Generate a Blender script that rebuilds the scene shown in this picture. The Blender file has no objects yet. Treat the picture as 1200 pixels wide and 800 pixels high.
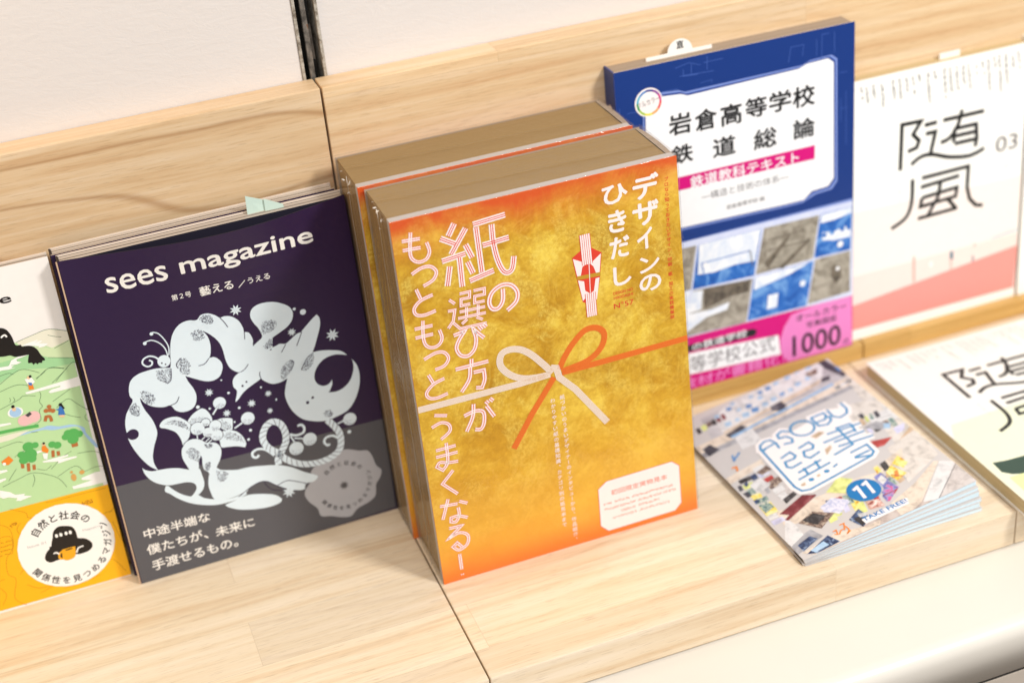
import bpy, bmesh, math, random
from mathutils import Vector, Matrix
from mathutils.geometry import tessellate_polygon

scn = bpy.context.scene
COL = scn.collection
MM = 0.001

# ------------------------------------------------------------------ camera
cam_d = bpy.data.cameras.new('camera')
cam = bpy.data.objects.new('camera', cam_d); COL.objects.link(cam)
cam.location = (-0.07826, -0.95107, 0.64225)
cam.rotation_euler = (1.045553, 0.086829, -0.350729)
cam_d.sensor_width = 36.0
cam_d.lens = 54.896
cam_d.clip_start = 0.02; cam_d.clip_end = 20
cam_d.dof.use_dof = True
cam_d.dof.focus_distance = 0.958
cam_d.dof.aperture_fstop = 3.7
scn.camera = cam

# ------------------------------------------------------------------ light
world = bpy.data.worlds.new('World'); scn.world = world; world.use_nodes = True
bg = world.node_tree.nodes['Background']
bg.inputs['Color'].default_value = (1.0, 0.99, 0.98, 1); bg.inputs['Strength'].default_value = 0.36

def area(name, loc, target, sx, sy, watts, col):
    d = bpy.data.lights.new(name, 'AREA'); d.shape = 'RECTANGLE'; d.size = sx; d.size_y = sy
    d.energy = watts; d.color = col
    o = bpy.data.objects.new(name, d); COL.objects.link(o); o.location = loc
    o.rotation_euler = (Vector(target) - Vector(loc)).to_track_quat('-Z', 'Y').to_euler()
    return o
area('ceiling_lamp', (0.92, -1.10, 1.18), (0.22, -0.16, 0.05), 0.26, 0.26, 19, (1.0, 0.975, 0.94))
area('front_fill_panel', (-0.1, -1.7, 1.5), (0.2, -0.1, 0.1), 1.5, 0.9, 20, (1.0, 0.99, 0.975))  # unseen fill panel, added in front to brighten the upright covers
area('warm_lamp', (-0.36, -0.10, 0.62), (-0.12, 0.0, 0.42), 0.12, 0.12, 0.8, (1.0, 0.62, 0.25))

scn.view_settings.view_transform = 'Standard'; scn.view_settings.look = 'None'
scn.view_settings.exposure = 0.0; scn.view_settings.gamma = 1.0
scn.render.engine = 'CYCLES'
scn.cycles.use_denoising = True
scn.cycles.max_bounces = 10; scn.cycles.transparent_max_bounces = 16
scn.cycles.caustics_reflective = False; scn.cycles.caustics_refractive = False
scn.cycles.sample_clamp_indirect = 6.0

# ------------------------------------------------------------------ materials
def lin(c):
    """'#rrggbb' paint value -> linear"""
    v = [int(c[i:i + 2], 16) / 255 for i in (1, 3, 5)]
    return tuple((x / 12.92 if x <= .04045 else ((x + .055) / 1.055) ** 2.4) for x in v) + (1,)

class NT:
    def __init__(s, name):
        s.m = bpy.data.materials.new(name); s.m.use_nodes = True; s.t = s.m.node_tree
        s.b = s.t.nodes['Principled BSDF']; s.out = s.t.nodes['Material Output']
    def n(s, typ, **kw):
        o = s.t.nodes.new(typ)
        for k, v in kw.items():
            if k.startswith('i_'):
                key = k[2:]; key = int(key) if key.isdigit() else key.replace('_', ' ')
                o.inputs[key].default_value = v
            else: setattr(o, k, v)
        return o
    def l(s, a, b): s.t.links.new(a, b)
    def obj(s, scale=(1, 1, 1), loc=(0, 0, 0)):
        c = s.n('ShaderNodeTexCoord'); mp = s.n('ShaderNodeMapping'); mp.inputs['Scale'].default_value = scale; mp.inputs['Location'].default_value = loc
        s.l(c.outputs['Object'], mp.inputs['Vector']); return mp.outputs['Vector']
    def noise(s, vec, scale, detail=4, rough=.5, dist=0.0):
        o = s.n('ShaderNodeTexNoise'); o.inputs['Scale'].default_value = scale; o.inputs['Detail'].default_value = detail
        o.inputs['Roughness'].default_value = rough; o.inputs['Distortion'].default_value = dist
        s.l(vec, o.inputs['Vector']); return o.outputs['Fac']
    def ramp(s, fac, stops):
        o = s.n('ShaderNodeValToRGB'); e = o.color_ramp.elements
        while len(e) < len(stops): e.new(.5)
        for k, (p, c) in enumerate(stops):
            e[k].position = p; e[k].color = c if len(c) == 4 else tuple(c) + (1,)
        s.l(fac, o.inputs['Fac']); return o.outputs['Color']
    def mix(s, fac, a, b, mode='MIX'):
        o = s.n('ShaderNodeMix'); o.data_type = 'RGBA'; o.blend_type = mode
        for sock, v in ((o.inputs[0], fac), (o.inputs[6], a), (o.inputs[7], b)):
            if hasattr(v, 'links'): s.l(v, sock)
            else: sock.default_value = v
        return o.outputs[2]
    def math(s, op, a, b=0.0, clamp=False):
        o = s.n('ShaderNodeMath', operation=op); o.use_clamp = clamp
        for sock, v in ((o.inputs[0], a), (o.inputs[1], b)):
            if hasattr(v, 'links'): s.l(v, sock)
            else: sock.default_value = v
        return o.outputs[0]
    def bump(s, h, strength, dist=.001):
        o = s.n('ShaderNodeBump'); o.inputs['Strength'].default_value = strength; o.inputs['Distance'].default_value = dist
        s.l(h, o.inputs['Height']); s.l(o.outputs['Normal'], s.b.inputs['Normal'])
    def set(s, **kw):
        for k, v in kw.items():
            sock = s.b.inputs[k.replace('_', ' ')]
            if hasattr(v, 'links'): s.l(v, sock)
            else: sock.default_value = v

MATS = {}
def ink(name, hexcol, rough=.42, var=.05):
    """printed paper: one flat ink with a trace of paper unevenness"""
    if name in MATS: return MATS[name]
    k = NT(name); c = lin(hexcol)
    f = k.noise(k.obj(), 180, 3)
    d = tuple(x * (1 - var) for x in c[:3]) + (1,)
    k.set(Base_Color=k.mix(f, d, c), Roughness=rough, Specular_IOR_Level=.4)
    MATS[name] = k.m; return k.m

def wood(name, cross, pale, mid, dark, stave=.043, figure=.35, seed=0.0, phase=0.0, rough=.42, length=.36, off=.37, ring_col='#a6784a', ring_n=62.0):
    """edge-glued light hardwood: staves along x, fibre lines, pores, a few growth curves"""
    k = NT(name)
    tc = k.n('ShaderNodeTexCoord'); sp = k.n('ShaderNodeSeparateXYZ'); k.l(tc.outputs['Object'], sp.inputs[0])
    X = sp.outputs['X']; Y = sp.outputs['Y' if cross == 'y' else 'Z']; Zc = sp.outputs['Z' if cross == 'y' else 'Y']
    cb = k.n('ShaderNodeCombineXYZ'); k.l(k.math('ADD', X, seed), cb.inputs[0]); k.l(k.math('ADD', Y, phase), cb.inputs[1])
    br = k.n('ShaderNodeTexBrick'); br.offset = off; br.squash = 1.0
    k.l(cb.outputs[0], br.inputs['Vector'])
    for nm, v in (('Scale', 1.0), ('Mortar Size', 0.00018), ('Mortar Smooth', .5), ('Bias', 0.0), ('Brick Width', length), ('Row Height', stave)): br.inputs[nm].default_value = v
    br.inputs['Color1'].default_value = (0, 0, 0, 1); br.inputs['Color2'].default_value = (1, 1, 1, 1); br.inputs['Mortar'].default_value = (.5, .5, .5, 1)
    rnd = br.outputs['Color']; mort = br.outputs['Fac']
    rv = k.math('MULTIPLY', rnd, 9.0)
    def vec(sx, sy, sz):
        c = k.n('ShaderNodeCombineXYZ')
        k.l(k.math('ADD', k.math('MULTIPLY', X, sx), rv), c.inputs[0]); k.l(k.math('MULTIPLY', Y, sy), c.inputs[1])
        k.l(k.math('ADD', k.math('MULTIPLY', Zc, sz), rv), c.inputs[2]); return c.outputs[0]
    fib = k.noise(vec(5, 130, 130), 1.0, 6, .62, .4)
    fine = k.noise(vec(22, 700, 700), 1.0, 3, .6)
    broad = k.noise(vec(2.2, 11, 11), 1.0, 3, .5, .6)
    low = k.noise(vec(2.4, 9, 9), 1.0, 2, .35, .15)
    rings = k.math('SINE', k.math('ADD', k.math('MULTIPLY', Y, 2.6 * ring_n), k.math('MULTIPLY', low, 26.0)))
    rings = k.math('POWER', k.math('MULTIPLY', k.math('ADD', rings, 1.0), .5), 55.0)
    pores = k.noise(vec(70, 1500, 1500), 1.0, 2, .5)
    pores = k.ramp(pores, [(.33, (1, 1, 1)), (.40, (0, 0, 0))])
    col = k.ramp(k.math('ADD', k.math('MULTIPLY', fib, .72), k.math('MULTIPLY', broad, .28)), [(.28, lin(dark)), (.46, lin(mid)), (.60, lin(pale))])
    col = k.mix(k.math('MULTIPLY', fine, .42), col, lin(mid), 'MULTIPLY')
    col = k.mix(k.math('MULTIPLY', rings, figure), col, lin(ring_col))
    col = k.mix(k.math('MULTIPLY', pores, .22), col, lin('#8a6238'))
    tone = k.ramp(rnd, [(0, (.88, .87, .86)), (.5, (.95, .945, .94)), (1, (1.0, .995, .99))])
    col = k.mix(1.0, col, tone, 'MULTIPLY')
    col = k.mix(k.math('MULTIPLY', mort, .35), col, lin('#9a7648'))
    k.set(Base_Color=col, Roughness=rough, Specular_IOR_Level=.35)
    k.bump(k.math('ADD', fib, k.math('MULTIPLY', fine, .5)), .12, .0006)
    MATS[name] = k.m; return k.m

wood_shelf = wood('shelf_wood', 'y', '#f7e9d4', '#f0dfc4', '#dfc19b', stave=.045, figure=.12, seed=3.13, phase=.008)
wood_back = wood('back_board_wood', 'z', '#eed8b9', '#e4c8a1', '#cda478', stave=.9, figure=.55, seed=1.585, phase=.3, length=1.5, ring_n=70.0)
wood_back2 = wood('back_board_wood_plain', 'z', '#eed8b9', '#e5caa3', '#d3ab80', stave=.062, figure=.1, seed=7.7, phase=.02)
wood_ledge = wood('ledge_wood', 'z', '#e0bf7c', '#d6b06a', '#c29a58', stave=.06, figure=.1, seed=5.1)

def plaster():
    k = NT('painted_plaster'); v = k.obj()
    a = k.noise(v, 22, 5, .55, .6); b = k.noise(k.obj((60, 60, 160)), 1.0, 4, .6, 1.2); c = k.noise(v, 4, 3)
    k.set(Base_Color=k.mix(c, lin('#d4cdc8'), lin('#dcd6d2')), Roughness=.62, Specular_IOR_Level=.3)
    k.bump(k.math('ADD', a, k.math('MULTIPLY', b, .8)), .28, .0014)
    return k.m
m_plaster = plaster()

def metal_dark():
    k = NT('worn_steel'); v = k.obj()
    r = k.noise(v, 120, 5, .65); s = k.noise(k.obj((1, 1, .25)), 260, 3)
    col = k.ramp(r, [(.40, lin('#55504b')), (.58, lin('#8d857c')), (.66, lin('#7d4d25')), (.74, lin('#5c5650'))])
    k.set(Base_Color=col, Metallic=.55, Roughness=k.math('ADD', k.math('MULTIPLY', s, .4), .35)); k.bump(r, .3, .0005)
    return k.m
m_steel = metal_dark()
def metal_edge():
    k = NT('chipped_metal_edge'); v = k.obj(); r = k.noise(v, 150, 5, .7)
    col = k.ramp(r, [(.36, lin('#57493b')), (.46, lin('#a39a8d')), (.60, lin('#c9c3b8')), (.70, lin('#7a5027'))])
    k.set(Base_Color=col, Metallic=.3, Roughness=.5); k.bump(r, .4, .0005); return k.m
m_edge = metal_edge()
m_black = ink('matte_black', '#0c0b0b', .6)

def laminate():
    k = NT('cream_laminate'); f = k.noise(k.obj(), 9, 3); g = k.noise(k.obj(), 160, 2)
    k.set(Base_Color=k.mix(f, lin('#dad4ca'), lin('#e2dcd2')), Roughness=.30, Specular_IOR_Level=.45)
    return k.m
m_cream = laminate()
m_floor = ink('grey_floor', '#a79b90', .6, .15)
m_drawer = ink('grey_drawer_front', '#c3b7aa', .5, .08)
m_trim = ink('dark_trim', '#2f2d2b', .5)

def pages(name, a, b, lines=900, axis=1, contrast=.9, lined=False):
    """stacked paper edges: fine stripes across the block's thickness"""
    k = NT(name); sc = [3, 3, 3]; sc[axis] = lines
    f = k.noise(k.obj(tuple(sc)), 1.0, 4, .7); sc2 = [1.2, 1.2, 1.2]; sc2[axis] = lines * .22
    g = k.noise(k.obj(tuple(sc2)), 1.0, 2, .5)
    h = k.math('ADD', k.math('MULTIPLY', f, .5), k.math('MULTIPLY', g, .5))
    col = k.ramp(h, [(.5 - .2 * contrast, lin(b)), (.5 + .14 * contrast, lin(a))])
    if lined:                                       # section gaps between gatherings of pages
        sc3 = [.6, .6, .6]; sc3[axis] = lines * .55
        col = k.mix(k.ramp(k.noise(k.obj(tuple(sc3), (5, 5, 5)), 1.0, 1, .5), [(.36, (.9, .9, .9)), (.42, (0, 0, 0))]), col, lin('#4a3d35'))
    k.set(Base_Color=col, Roughness=.75, Specular_IOR_Level=.2)
    k.bump(f, .25, .0004); MATS[name] = k.m; return k.m
pg_mag = pages('magazine_page_edges', '#cbc2b8', '#8d837a', 900, lined=True)
pg_tan = pages('tan_page_edges', '#a0855a', '#866c44', 4200, contrast=1.6)
pg_grey = pages('grey_page_edges', '#ad9c8a', '#8d7c6c', 1400, contrast=1.3)
pg_cream = pages('cream_page_edges', '#d8c49a', '#b59d72', 1400, contrast=1.3)
pg_blue = pages('pale_blue_page_edges', '#e9f0f2', '#a9cfe0', 420, contrast=1.0)
pg_white = pages('white_page_edges', '#efe9df', '#bfb3a5', 900)

def gold():
    """mulberry-paper gold print: torn-fibre mottling, orange scorch printed along top and bottom edge"""
    k = NT('gold_foil_print'); v = k.obj()
    nz = k.n('ShaderNodeTexNoise'); nz.inputs['Scale'].default_value = 22; nz.inputs['Detail'].default_value = 3; k.l(v, nz.inputs['Vector'])
    mp = k.n('ShaderNodeMixRGB'); mp.inputs[0].default_value = .03; k.l(v, mp.inputs[1]); k.l(nz.outputs['Color'], mp.inputs[2]); vv = mp.outputs[0]
    a = k.noise(vv, 30, 6, .62, .4); d = k.noise(v, 300, 5, .75, .4); c = k.noise(vv, 20, 3, .55, .3)
    acc = None
    for ang, off in ((.45, 0.0), (-.75, 3.1), (1.35, 7.7)):      # fibres lying in drifts of different directions
        r = k.n('ShaderNodeMapping'); r.inputs['Rotation'].default_value = (0, ang, 0); k.l(vv, r.inputs['Vector'])
        r2 = k.n('ShaderNodeMapping'); r2.inputs['Scale'].default_value = (60, 1, 520); r2.inputs['Location'].default_value = (off, off, off); k.l(r.outputs[0], r2.inputs['Vector'])
        fb = k.noise(r2.outputs[0], 1.0, 4, .7, .5)
        mk = k.ramp(k.noise(k.obj((1, 1, 1), (off, off * 2, off)), 34, 3, .6, .4), [(.48, (0, 0, 0)), (.60, (1, 1, 1))])
        q = k.math('MULTIPLY', k.ramp(fb, [(.46, (0, 0, 0)), (.62, (1, 1, 1))]), mk)
        acc = q if acc is None else k.math('MAXIMUM', acc, q)
    vein = acc
    t = k.math('ADD', k.math('ADD', k.math('MULTIPLY', a, .5), k.math('MULTIPLY', c, .25)), k.math('MULTIPLY', d, .25))
    base = k.ramp(t, [(.39, lin('#bd8818')), (.46, lin('#d09b22')), (.52, lin('#e0b030')), (.61, lin('#fad750'))])
    flake = k.math('MULTIPLY', k.ramp(k.noise(vv, 46, 4, .62, .3), [(.50, (0, 0, 0)), (.57, (1, 1, 1))]), k.ramp(k.noise(v, 520, 4, .75, .3), [(.42, (.1, .1, .1)), (.60, (1, 1, 1))]))
    base = k.mix(k.math('MULTIPLY', flake, .55), base, lin('#ffe46c'))
    base = k.mix(k.math('MULTIPLY', vein, .26), base, lin('#ffe268'))
    # printed scorch: distance from top and bottom edge, ragged at the top
    sp = k.n('ShaderNodeSeparateXYZ'); k.l(v, sp.inputs[0])
    h = k.math('MULTIPLY', sp.outputs['Z'], 1 / .2567)
    hr = k.math('ADD', h, k.math('MULTIPLY', k.math('SUBTRACT', k.noise(v, 34, 4, .6, .8), .5), .10))
    top = k.ramp(hr, [(.875, (0, 0, 0)), (.945, (.35, .35, .35)), (1.0, (.95, .95, .95))])
    bot = k.ramp(h, [(.0, (.95, .95, .95)), (.03, (.70, .70, .70)), (.075, (.25, .25, .25)), (.13, (0, 0, 0))])
    low = k.ramp(h, [(.10, (.80, .80, .80)), (.46, (0, 0, 0))])  # not scorch: the shelf's reflected yellow glow, put into the lower cover's colour
    base = k.mix(low, base, lin('#f2b02c'))
    base = k.mix(top, base, lin('#e2521a')); base = k.mix(bot, base, lin('#f37320'))
    k.set(Base_Color=base, Metallic=.12, Roughness=k.math('ADD', k.math('MULTIPLY', a, .30), .26), Specular_IOR_Level=.5)
    k.bump(k.math('ADD', a, k.math('MULTIPLY', vein, .25)), .10, .0006)
    MATS['gold_foil_print'] = k.m; return k.m
m_gold = gold()

def film():
    k = NT('clear_shrink_film'); t = k.n('ShaderNodeBsdfTransparent'); g = k.n('ShaderNodeBsdfGlossy'); g.inputs['Roughness'].default_value = .07
    t.inputs['Color'].default_value = (.985, .98, .975, 1)
    v = k.obj((1, 1, .35)); n = k.noise(v, 38, 4, .6, 1.5)
    b = k.n('ShaderNodeBump'); b.inputs['Strength'].default_value = .35; b.inputs['Distance'].default_value = .004; k.l(n, b.inputs['Height']); k.l(b.outputs[0], g.inputs['Normal'])
    f = k.n('ShaderNodeLayerWeight'); f.inputs['Blend'].default_value = .5; k.l(b.outputs[0], f.inputs['Normal']); fr = k.math('ADD', k.math('MULTIPLY', k.math('POWER', f.outputs['Facing'], 5.0), .55), .04)
    m = k.n('ShaderNodeMixShader'); k.l(fr, m.inputs[0]); k.l(t.outputs[0], m.inputs[1]); k.l(g.outputs[0], m.inputs[2])
    k.l(m.outputs[0], k.out.inputs['Surface']); return k.m
m_film = film()
def weld():
    k = NT('film_weld'); k.set(Base_Color=lin('#f2ece2'), Roughness=.25, Alpha=.7); return k.m
m_weld = weld()

def photo(name, stops, scale=90, dist=.8):
    k = NT(name); f = k.noise(k.obj(), scale, 6, .65, dist)
    k.set(Base_Color=k.ramp(f, [(p, lin(c)) for p, c in stops]), Roughness=.4, Specular_IOR_Level=.4); MATS[name] = k.m
photo('photo_grey', [(.36, '#80776b'), (.48, '#979083'), (.62, '#b3ab9e')], 110)
photo('photo_dark', [(.36, '#4a433b'), (.6, '#776d60')], 160)
photo('photo_blue', [(.38, '#1656aa'), (.50, '#2a6cc0'), (.62, '#6fa0da')], 80)
photo('photo_pale', [(.36, '#d3def0'), (.6, '#f1f3f7')], 90)
photo('ph_wall', [(.34, '#a8a3a6'), (.5, '#bdb8ba'), (.64, '#d3cfd0')], 26, 1.2)
photo('ph_brown', [(.38, '#3d2d27'), (.5, '#80665a'), (.62, '#c9b8a4')], 420)
photo('ph_pale', [(.40, '#b9bddb'), (.55, '#e6e3ee')], 300)
photo('ph_teal', [(.38, '#2f5566'), (.52, '#8ba59a'), (.62, '#d9d3c0')], 400)
photo('ph_purple', [(.38, '#3d4793'), (.50, '#a7a2d0'), (.60, '#d9508f')], 260)
photo('ph_yellow', [(.36, '#c9692c'), (.44, '#e8d24a'), (.62, '#f3e9a8')], 240)
photo('ph_salmon', [(.38, '#8c3a33'), (.5, '#d8a698'), (.62, '#efe0d8')], 200)
photo('ph_navy', [(.42, '#232d4d'), (.55, '#53678c'), (.66, '#a9b7c9')], 300)
photo('lav_paper', [(.3, '#c9d1ee'), (.7, '#dde2f5')], 40)

INKS = dict(band_grey='#58575c', cream_ink='#f4efe8', ice_ink='#e0edf4', purple_ink='#2e1c3e', seal_grey='#b4b4b9', dark_grey_ink='#4a4749',
 pink_white='#fff1ee', red_ink='#e5432f', rose_ink='#ee7f74', ribbon_white='#f6e7da', ribbon_line='#d9a46a', ribbon_orange='#ee7a2c', ribbon_orange_line='#e0641e',
 gold_ink='#c9972c', sticker_white='#fbf3f0', salmon_ink='#ef8a78',
 panel_line='#7f95d6', navy_line='#163a8c', panel_white='#f4f4f6', black_ink='#17171b', magenta='#d4007a', grey_ink='#6f6b6e', light_grey_ink='#b7b0ae', print_grey='#4d4c4e', circuit_blue='#3b5aa6',
 ring_red='#e23a2f', ring_magenta='#d33a86', ring_violet='#8a3f97', ring_navy='#2b3b8f', ring_blue='#2d7fc4', ring_cyan='#35b0cf', ring_green='#2f9a53', ring_lime='#a3c93a', ring_yellow='#f3e12e', ring_orange='#ef9a2f',
 band_pink='#ec86c8', pale_pink='#fbefe9', soft_pink='#fae1da', coral='#ef9a92', sky_line='#9db8c9', post_pink='#eab0a4', teal='#2f6f85', slate='#7c828c', post_white='#fbf5f1', brush_black='#16181a',
 pale_lime='#eef0d2', deep_green='#2f4a3f', lime='#dfe8a8', ink_black='#1d1714', meadow='#bfe0a6', hill_cream='#ece8d2', hill_lime='#d3e4b4', hill_green='#a5d59b', ink_line='#55704f', cloud_white='#fbf8f2',
 river='#a9cbe9', tree_green='#5cb35c', pink_print='#efc0bd', fruit_brown='#b9703c', skin_print='#efc79a', orange_print='#f08a2c', blue_print='#3f78c0', deer_print='#d9a45a', band_yellow='#fcb813', band_line='#b9780c', mug_yellow='#f0ab1d',
 ph_shelf='#d8c4ae', ph_mauve='#c4b4ac', ph_white='#dfdcdb', ph_wall2='#dcd3ca', ph_blue='#5d8cc2', ph_sky='#a9c8e4', ph_tan='#cdb091', ph_grey='#a9a7ab', ph_dark='#46444c', ph_lightblue='#8fb6dd', ph_black='#35302f', ph_maroon='#7c2b2e', ph_limeyel='#dfe38a', ph_red='#b9423c', ph_lav='#d5d2ec', ph_lilac='#7c7fc0', ph_orange='#e08a3c', ph_cream='#e3d2c0', ph_floor='#cfc6c2',
 logo_blue='#3b8fc2', badge_blue='#1277b8')
def M(name):
    if name in MATS: return MATS[name]
    if name.startswith('ph_'):                      # bits of a printed photograph are never one flat tone
        h = INKS[name]; v = [int(h[i:i + 2], 16) for i in (1, 3, 5)]
        dk = '#' + ''.join('%02x' % int(x * .86) for x in v); lt = '#' + ''.join('%02x' % int(x + (255 - x) * .2) for x in v)
        photo(name, [(.36, dk), (.5, h), (.64, lt)], 120, .6); return MATS[name]
    return ink(name, INKS[name])
ink('purple_cover', '#2e1c3e', .34); ink('blue_cover', '#12367f', .36); ink('white_cover', '#f5efe9', .40); ink('suifu_cover', '#fdfbf6', .45)
ink('flat_cover', '#f6f2ea', .45); ink('dark_spine', '#1a1118', .4); ink('cover_edge_tan', '#c9a98c', .6); ink('dark_inside', '#120e22', .6)
ink('lilac_board', '#bdb6b2', .45); ink('orange_edge', '#e06a1c', .5); ink('mint_slip', '#c2d6ca', .5); ink('slip_white', '#f6f3ec', .5); ink('booklet_cover', '#cfc9c6', .4)
ink('booklet_dark', '#3b3432', .5); ink('paper_edge', '#d9cabb', .7); ink('salmon_edge', '#d58a6c', .6)

# ------------------------------------------------------------------ mesh helpers
def tag(o, label, cat, group=None):
    o['label'] = label; o['category'] = cat
    if group: o['group'] = group
    return o
def empty(name, label, cat, loc=(0, 0, 0), rz=0, group=None):
    o = bpy.data.objects.new(name, None); COL.objects.link(o); o.empty_display_size = .02
    o.location = loc; o.rotation_euler = (0, 0, rz); return tag(o, label, cat, group)
def link(name, bm, mats, parent=None, smooth=False):
    me = bpy.data.meshes.new(name); bm.to_mesh(me); bm.free()
    for m in (mats if isinstance(mats, (list, tuple)) else [mats]): me.materials.append(m)
    if smooth:
        for p in me.polygons: p.use_smooth = True
    o = bpy.data.objects.new(name, me); COL.objects.link(o)
    if parent: o.parent = parent
    return o
def box(bm, x0, x1, y0, y1, z0, z1, bev=0, seg=2, mat=0):
    g = bmesh.ops.create_cube(bm, size=1.0)
    vs = g['verts']
    for v in vs: v.co = Vector(((x0 + x1) / 2 + v.co.x * (x1 - x0), (y0 + y1) / 2 + v.co.y * (y1 - y0), (z0 + z1) / 2 + v.co.z * (z1 - z0)))
    fs = {f for v in vs for f in v.link_faces}
    for f in fs: f.material_index = mat
    if bev:
        bmesh.ops.bevel(bm, geom=list({e for v in vs for e in v.link_edges}), offset=bev, segments=seg, affect='EDGES', profile=.6)
def boxo(name, dims, mats, parent=None, bev=0):
    bm = bmesh.new(); box(bm, *dims, bev=bev); return link(name, bm, mats, parent)
def struct(name, dims, mat, bev=0):
    o = boxo(name, dims, mat, None, bev); o['kind'] = 'structure'; return o

# ------------------------------------------------------------------ the place: wall, upright, boards, counter
XJ = 0.1008; HB = 0.2973; YB = -0.0209; SD = 0.2601; TS = 0.027
struct('wall', (-1.2, 0.0940, 0.0, 0.05, -0.6, 1.1), m_plaster)
w2 = struct('wall', (0.1105, 2.0, 0.0, 0.05, -0.6, 1.1), m_plaster)
struct('floor', (-2.5, 3.0, -3.0, 0.3, -0.86, -0.84), m_floor)
up = empty('shelf_upright', 'dark worn steel slotted upright recessed in the white wall above the board joint', 'shelf upright', (0.102, 0.02, 0.25))
ox, oy, oz = 0.102, 0.02, 0.25
boxo('channel_back', (0.0942 - ox, 0.1103 - ox, 0.022 - oy, 0.026 - oy, 0, .80), m_black, up)
boxo('edge_lip', (0.0942 - ox, 0.0962 - ox, -0.0012 - oy, 0.0215 - oy, 0, .80), m_edge, up, .0003)
boxo('edge_lip', (0.1083 - ox, 0.1103 - ox, -0.0012 - oy, 0.0215 - oy, 0, .80), m_edge, up, .0003)
boxo('centre_web', (0.1000 - ox, 0.1034 - ox, 0.003 - oy, 0.006 - oy, .02, .79), m_steel, up, .0004)
boxo('slotted_strip', (0.1042 - ox, 0.1064 - ox, 0.010 - oy, 0.0125 - oy, .02, .79), m_steel, up, .0003)
for k in range(4): boxo('slot', (0.1045 - ox, 0.1061 - ox, 0.0094 - oy, 0.0101 - oy, .030 + k * .05, .030 + k * .05 + .026), m_black, up)

tag(boxo('back_board', (-1.2, XJ - .0007, YB, -.0006, -.02, HB), wood_back, None, .0009), 'pale wooden back board with curved dark grain behind the purple and white magazines', 'back board', 'wooden back boards along the wall')
tag(boxo('back_board', (XJ + .0007, 2.0, YB, -.0006, -.02, HB), wood_back2, None, .0009), 'pale straight grained wooden back board behind the blue textbook and the gold books', 'back board', 'wooden back boards along the wall')
XR = 0.4725
for x0, x1, lab in ((-1.2, XJ - .0005, 'pale wooden shelf board under the purple magazine and the yellow banded magazine'),
                    (XJ + .0005, XR - .0005, 'pale wooden shelf board under the gold books and the booklet stack'),
                    (XR + .0005, 2.0, 'pale wooden shelf board under the white book that lies flat')):
    tag(boxo('shelf_board', (x0, x1, -SD, YB - .0006, -TS, 0), wood_shelf, None, .0008), lab, 'shelf board', 'wooden shelf boards end to end')
for x0, x1, lab in ((-1.2, XJ - .0006, 'low wooden ledge strip hidden behind the purple magazines at the foot of the back board'),
                    (XJ + .0006, .4846, 'low yellowish wooden ledge strip carrying the blue textbook'),
                    (.4857, 2.0, 'low yellowish wooden ledge strip carrying the standing white book')):
    tag(boxo('ledge_strip', (x0, x1, -.0463, YB - .0006, .0004, .0148), wood_ledge, None, .0008), lab, 'ledge strip', 'wooden ledge strips along the back board')

ct = empty('counter', 'cream laminate counter top with rounded front edge below the wooden shelf', 'counter', (0.2, -.17, -.85))
def counter():
    prof = [(.30, -.0284), (.12, -.0284)]
    r = .0105; yc, zc = -.3285 + r, -.0284 - r
    for k in range(9):
        a = math.radians(90 + 90 * k / 8); prof.append((yc + r * math.cos(a), zc + r * math.sin(a)))
    prof += [(-.3285, -.0650), (.30, -.0650)]
    bm = bmesh.new(); A = [bm.verts.new((-1.5 - .2, y + .17, z + .85)) for y, z in prof]; B = [bm.verts.new((2.2 - .2, y + .17, z + .85)) for y, z in prof]
    n = len(prof)
    for i in range(n): bm.faces.new((A[i], A[(i + 1) % n], B[(i + 1) % n], B[i]))
    bm.faces.new(A[::-1]); bm.faces.new(B); bmesh.ops.recalc_face_normals(bm, faces=bm.faces)
    o = link('counter_top', bm, m_cream, ct)
    for p in o.data.polygons: p.use_smooth = len(p.vertices) == 4 and abs(p.normal.x) < .5
counter()
boxo('edge_trim', (-1.7, 2.0, -.3265 + .17, .30 + .17, -.0690 + .85, -.0652 + .85), m_trim, ct)
boxo('drawer_front', (-1.7, 2.0, -.3275 + .17, .30 + .17, .012, -.0692 + .85), m_drawer, ct)

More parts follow.
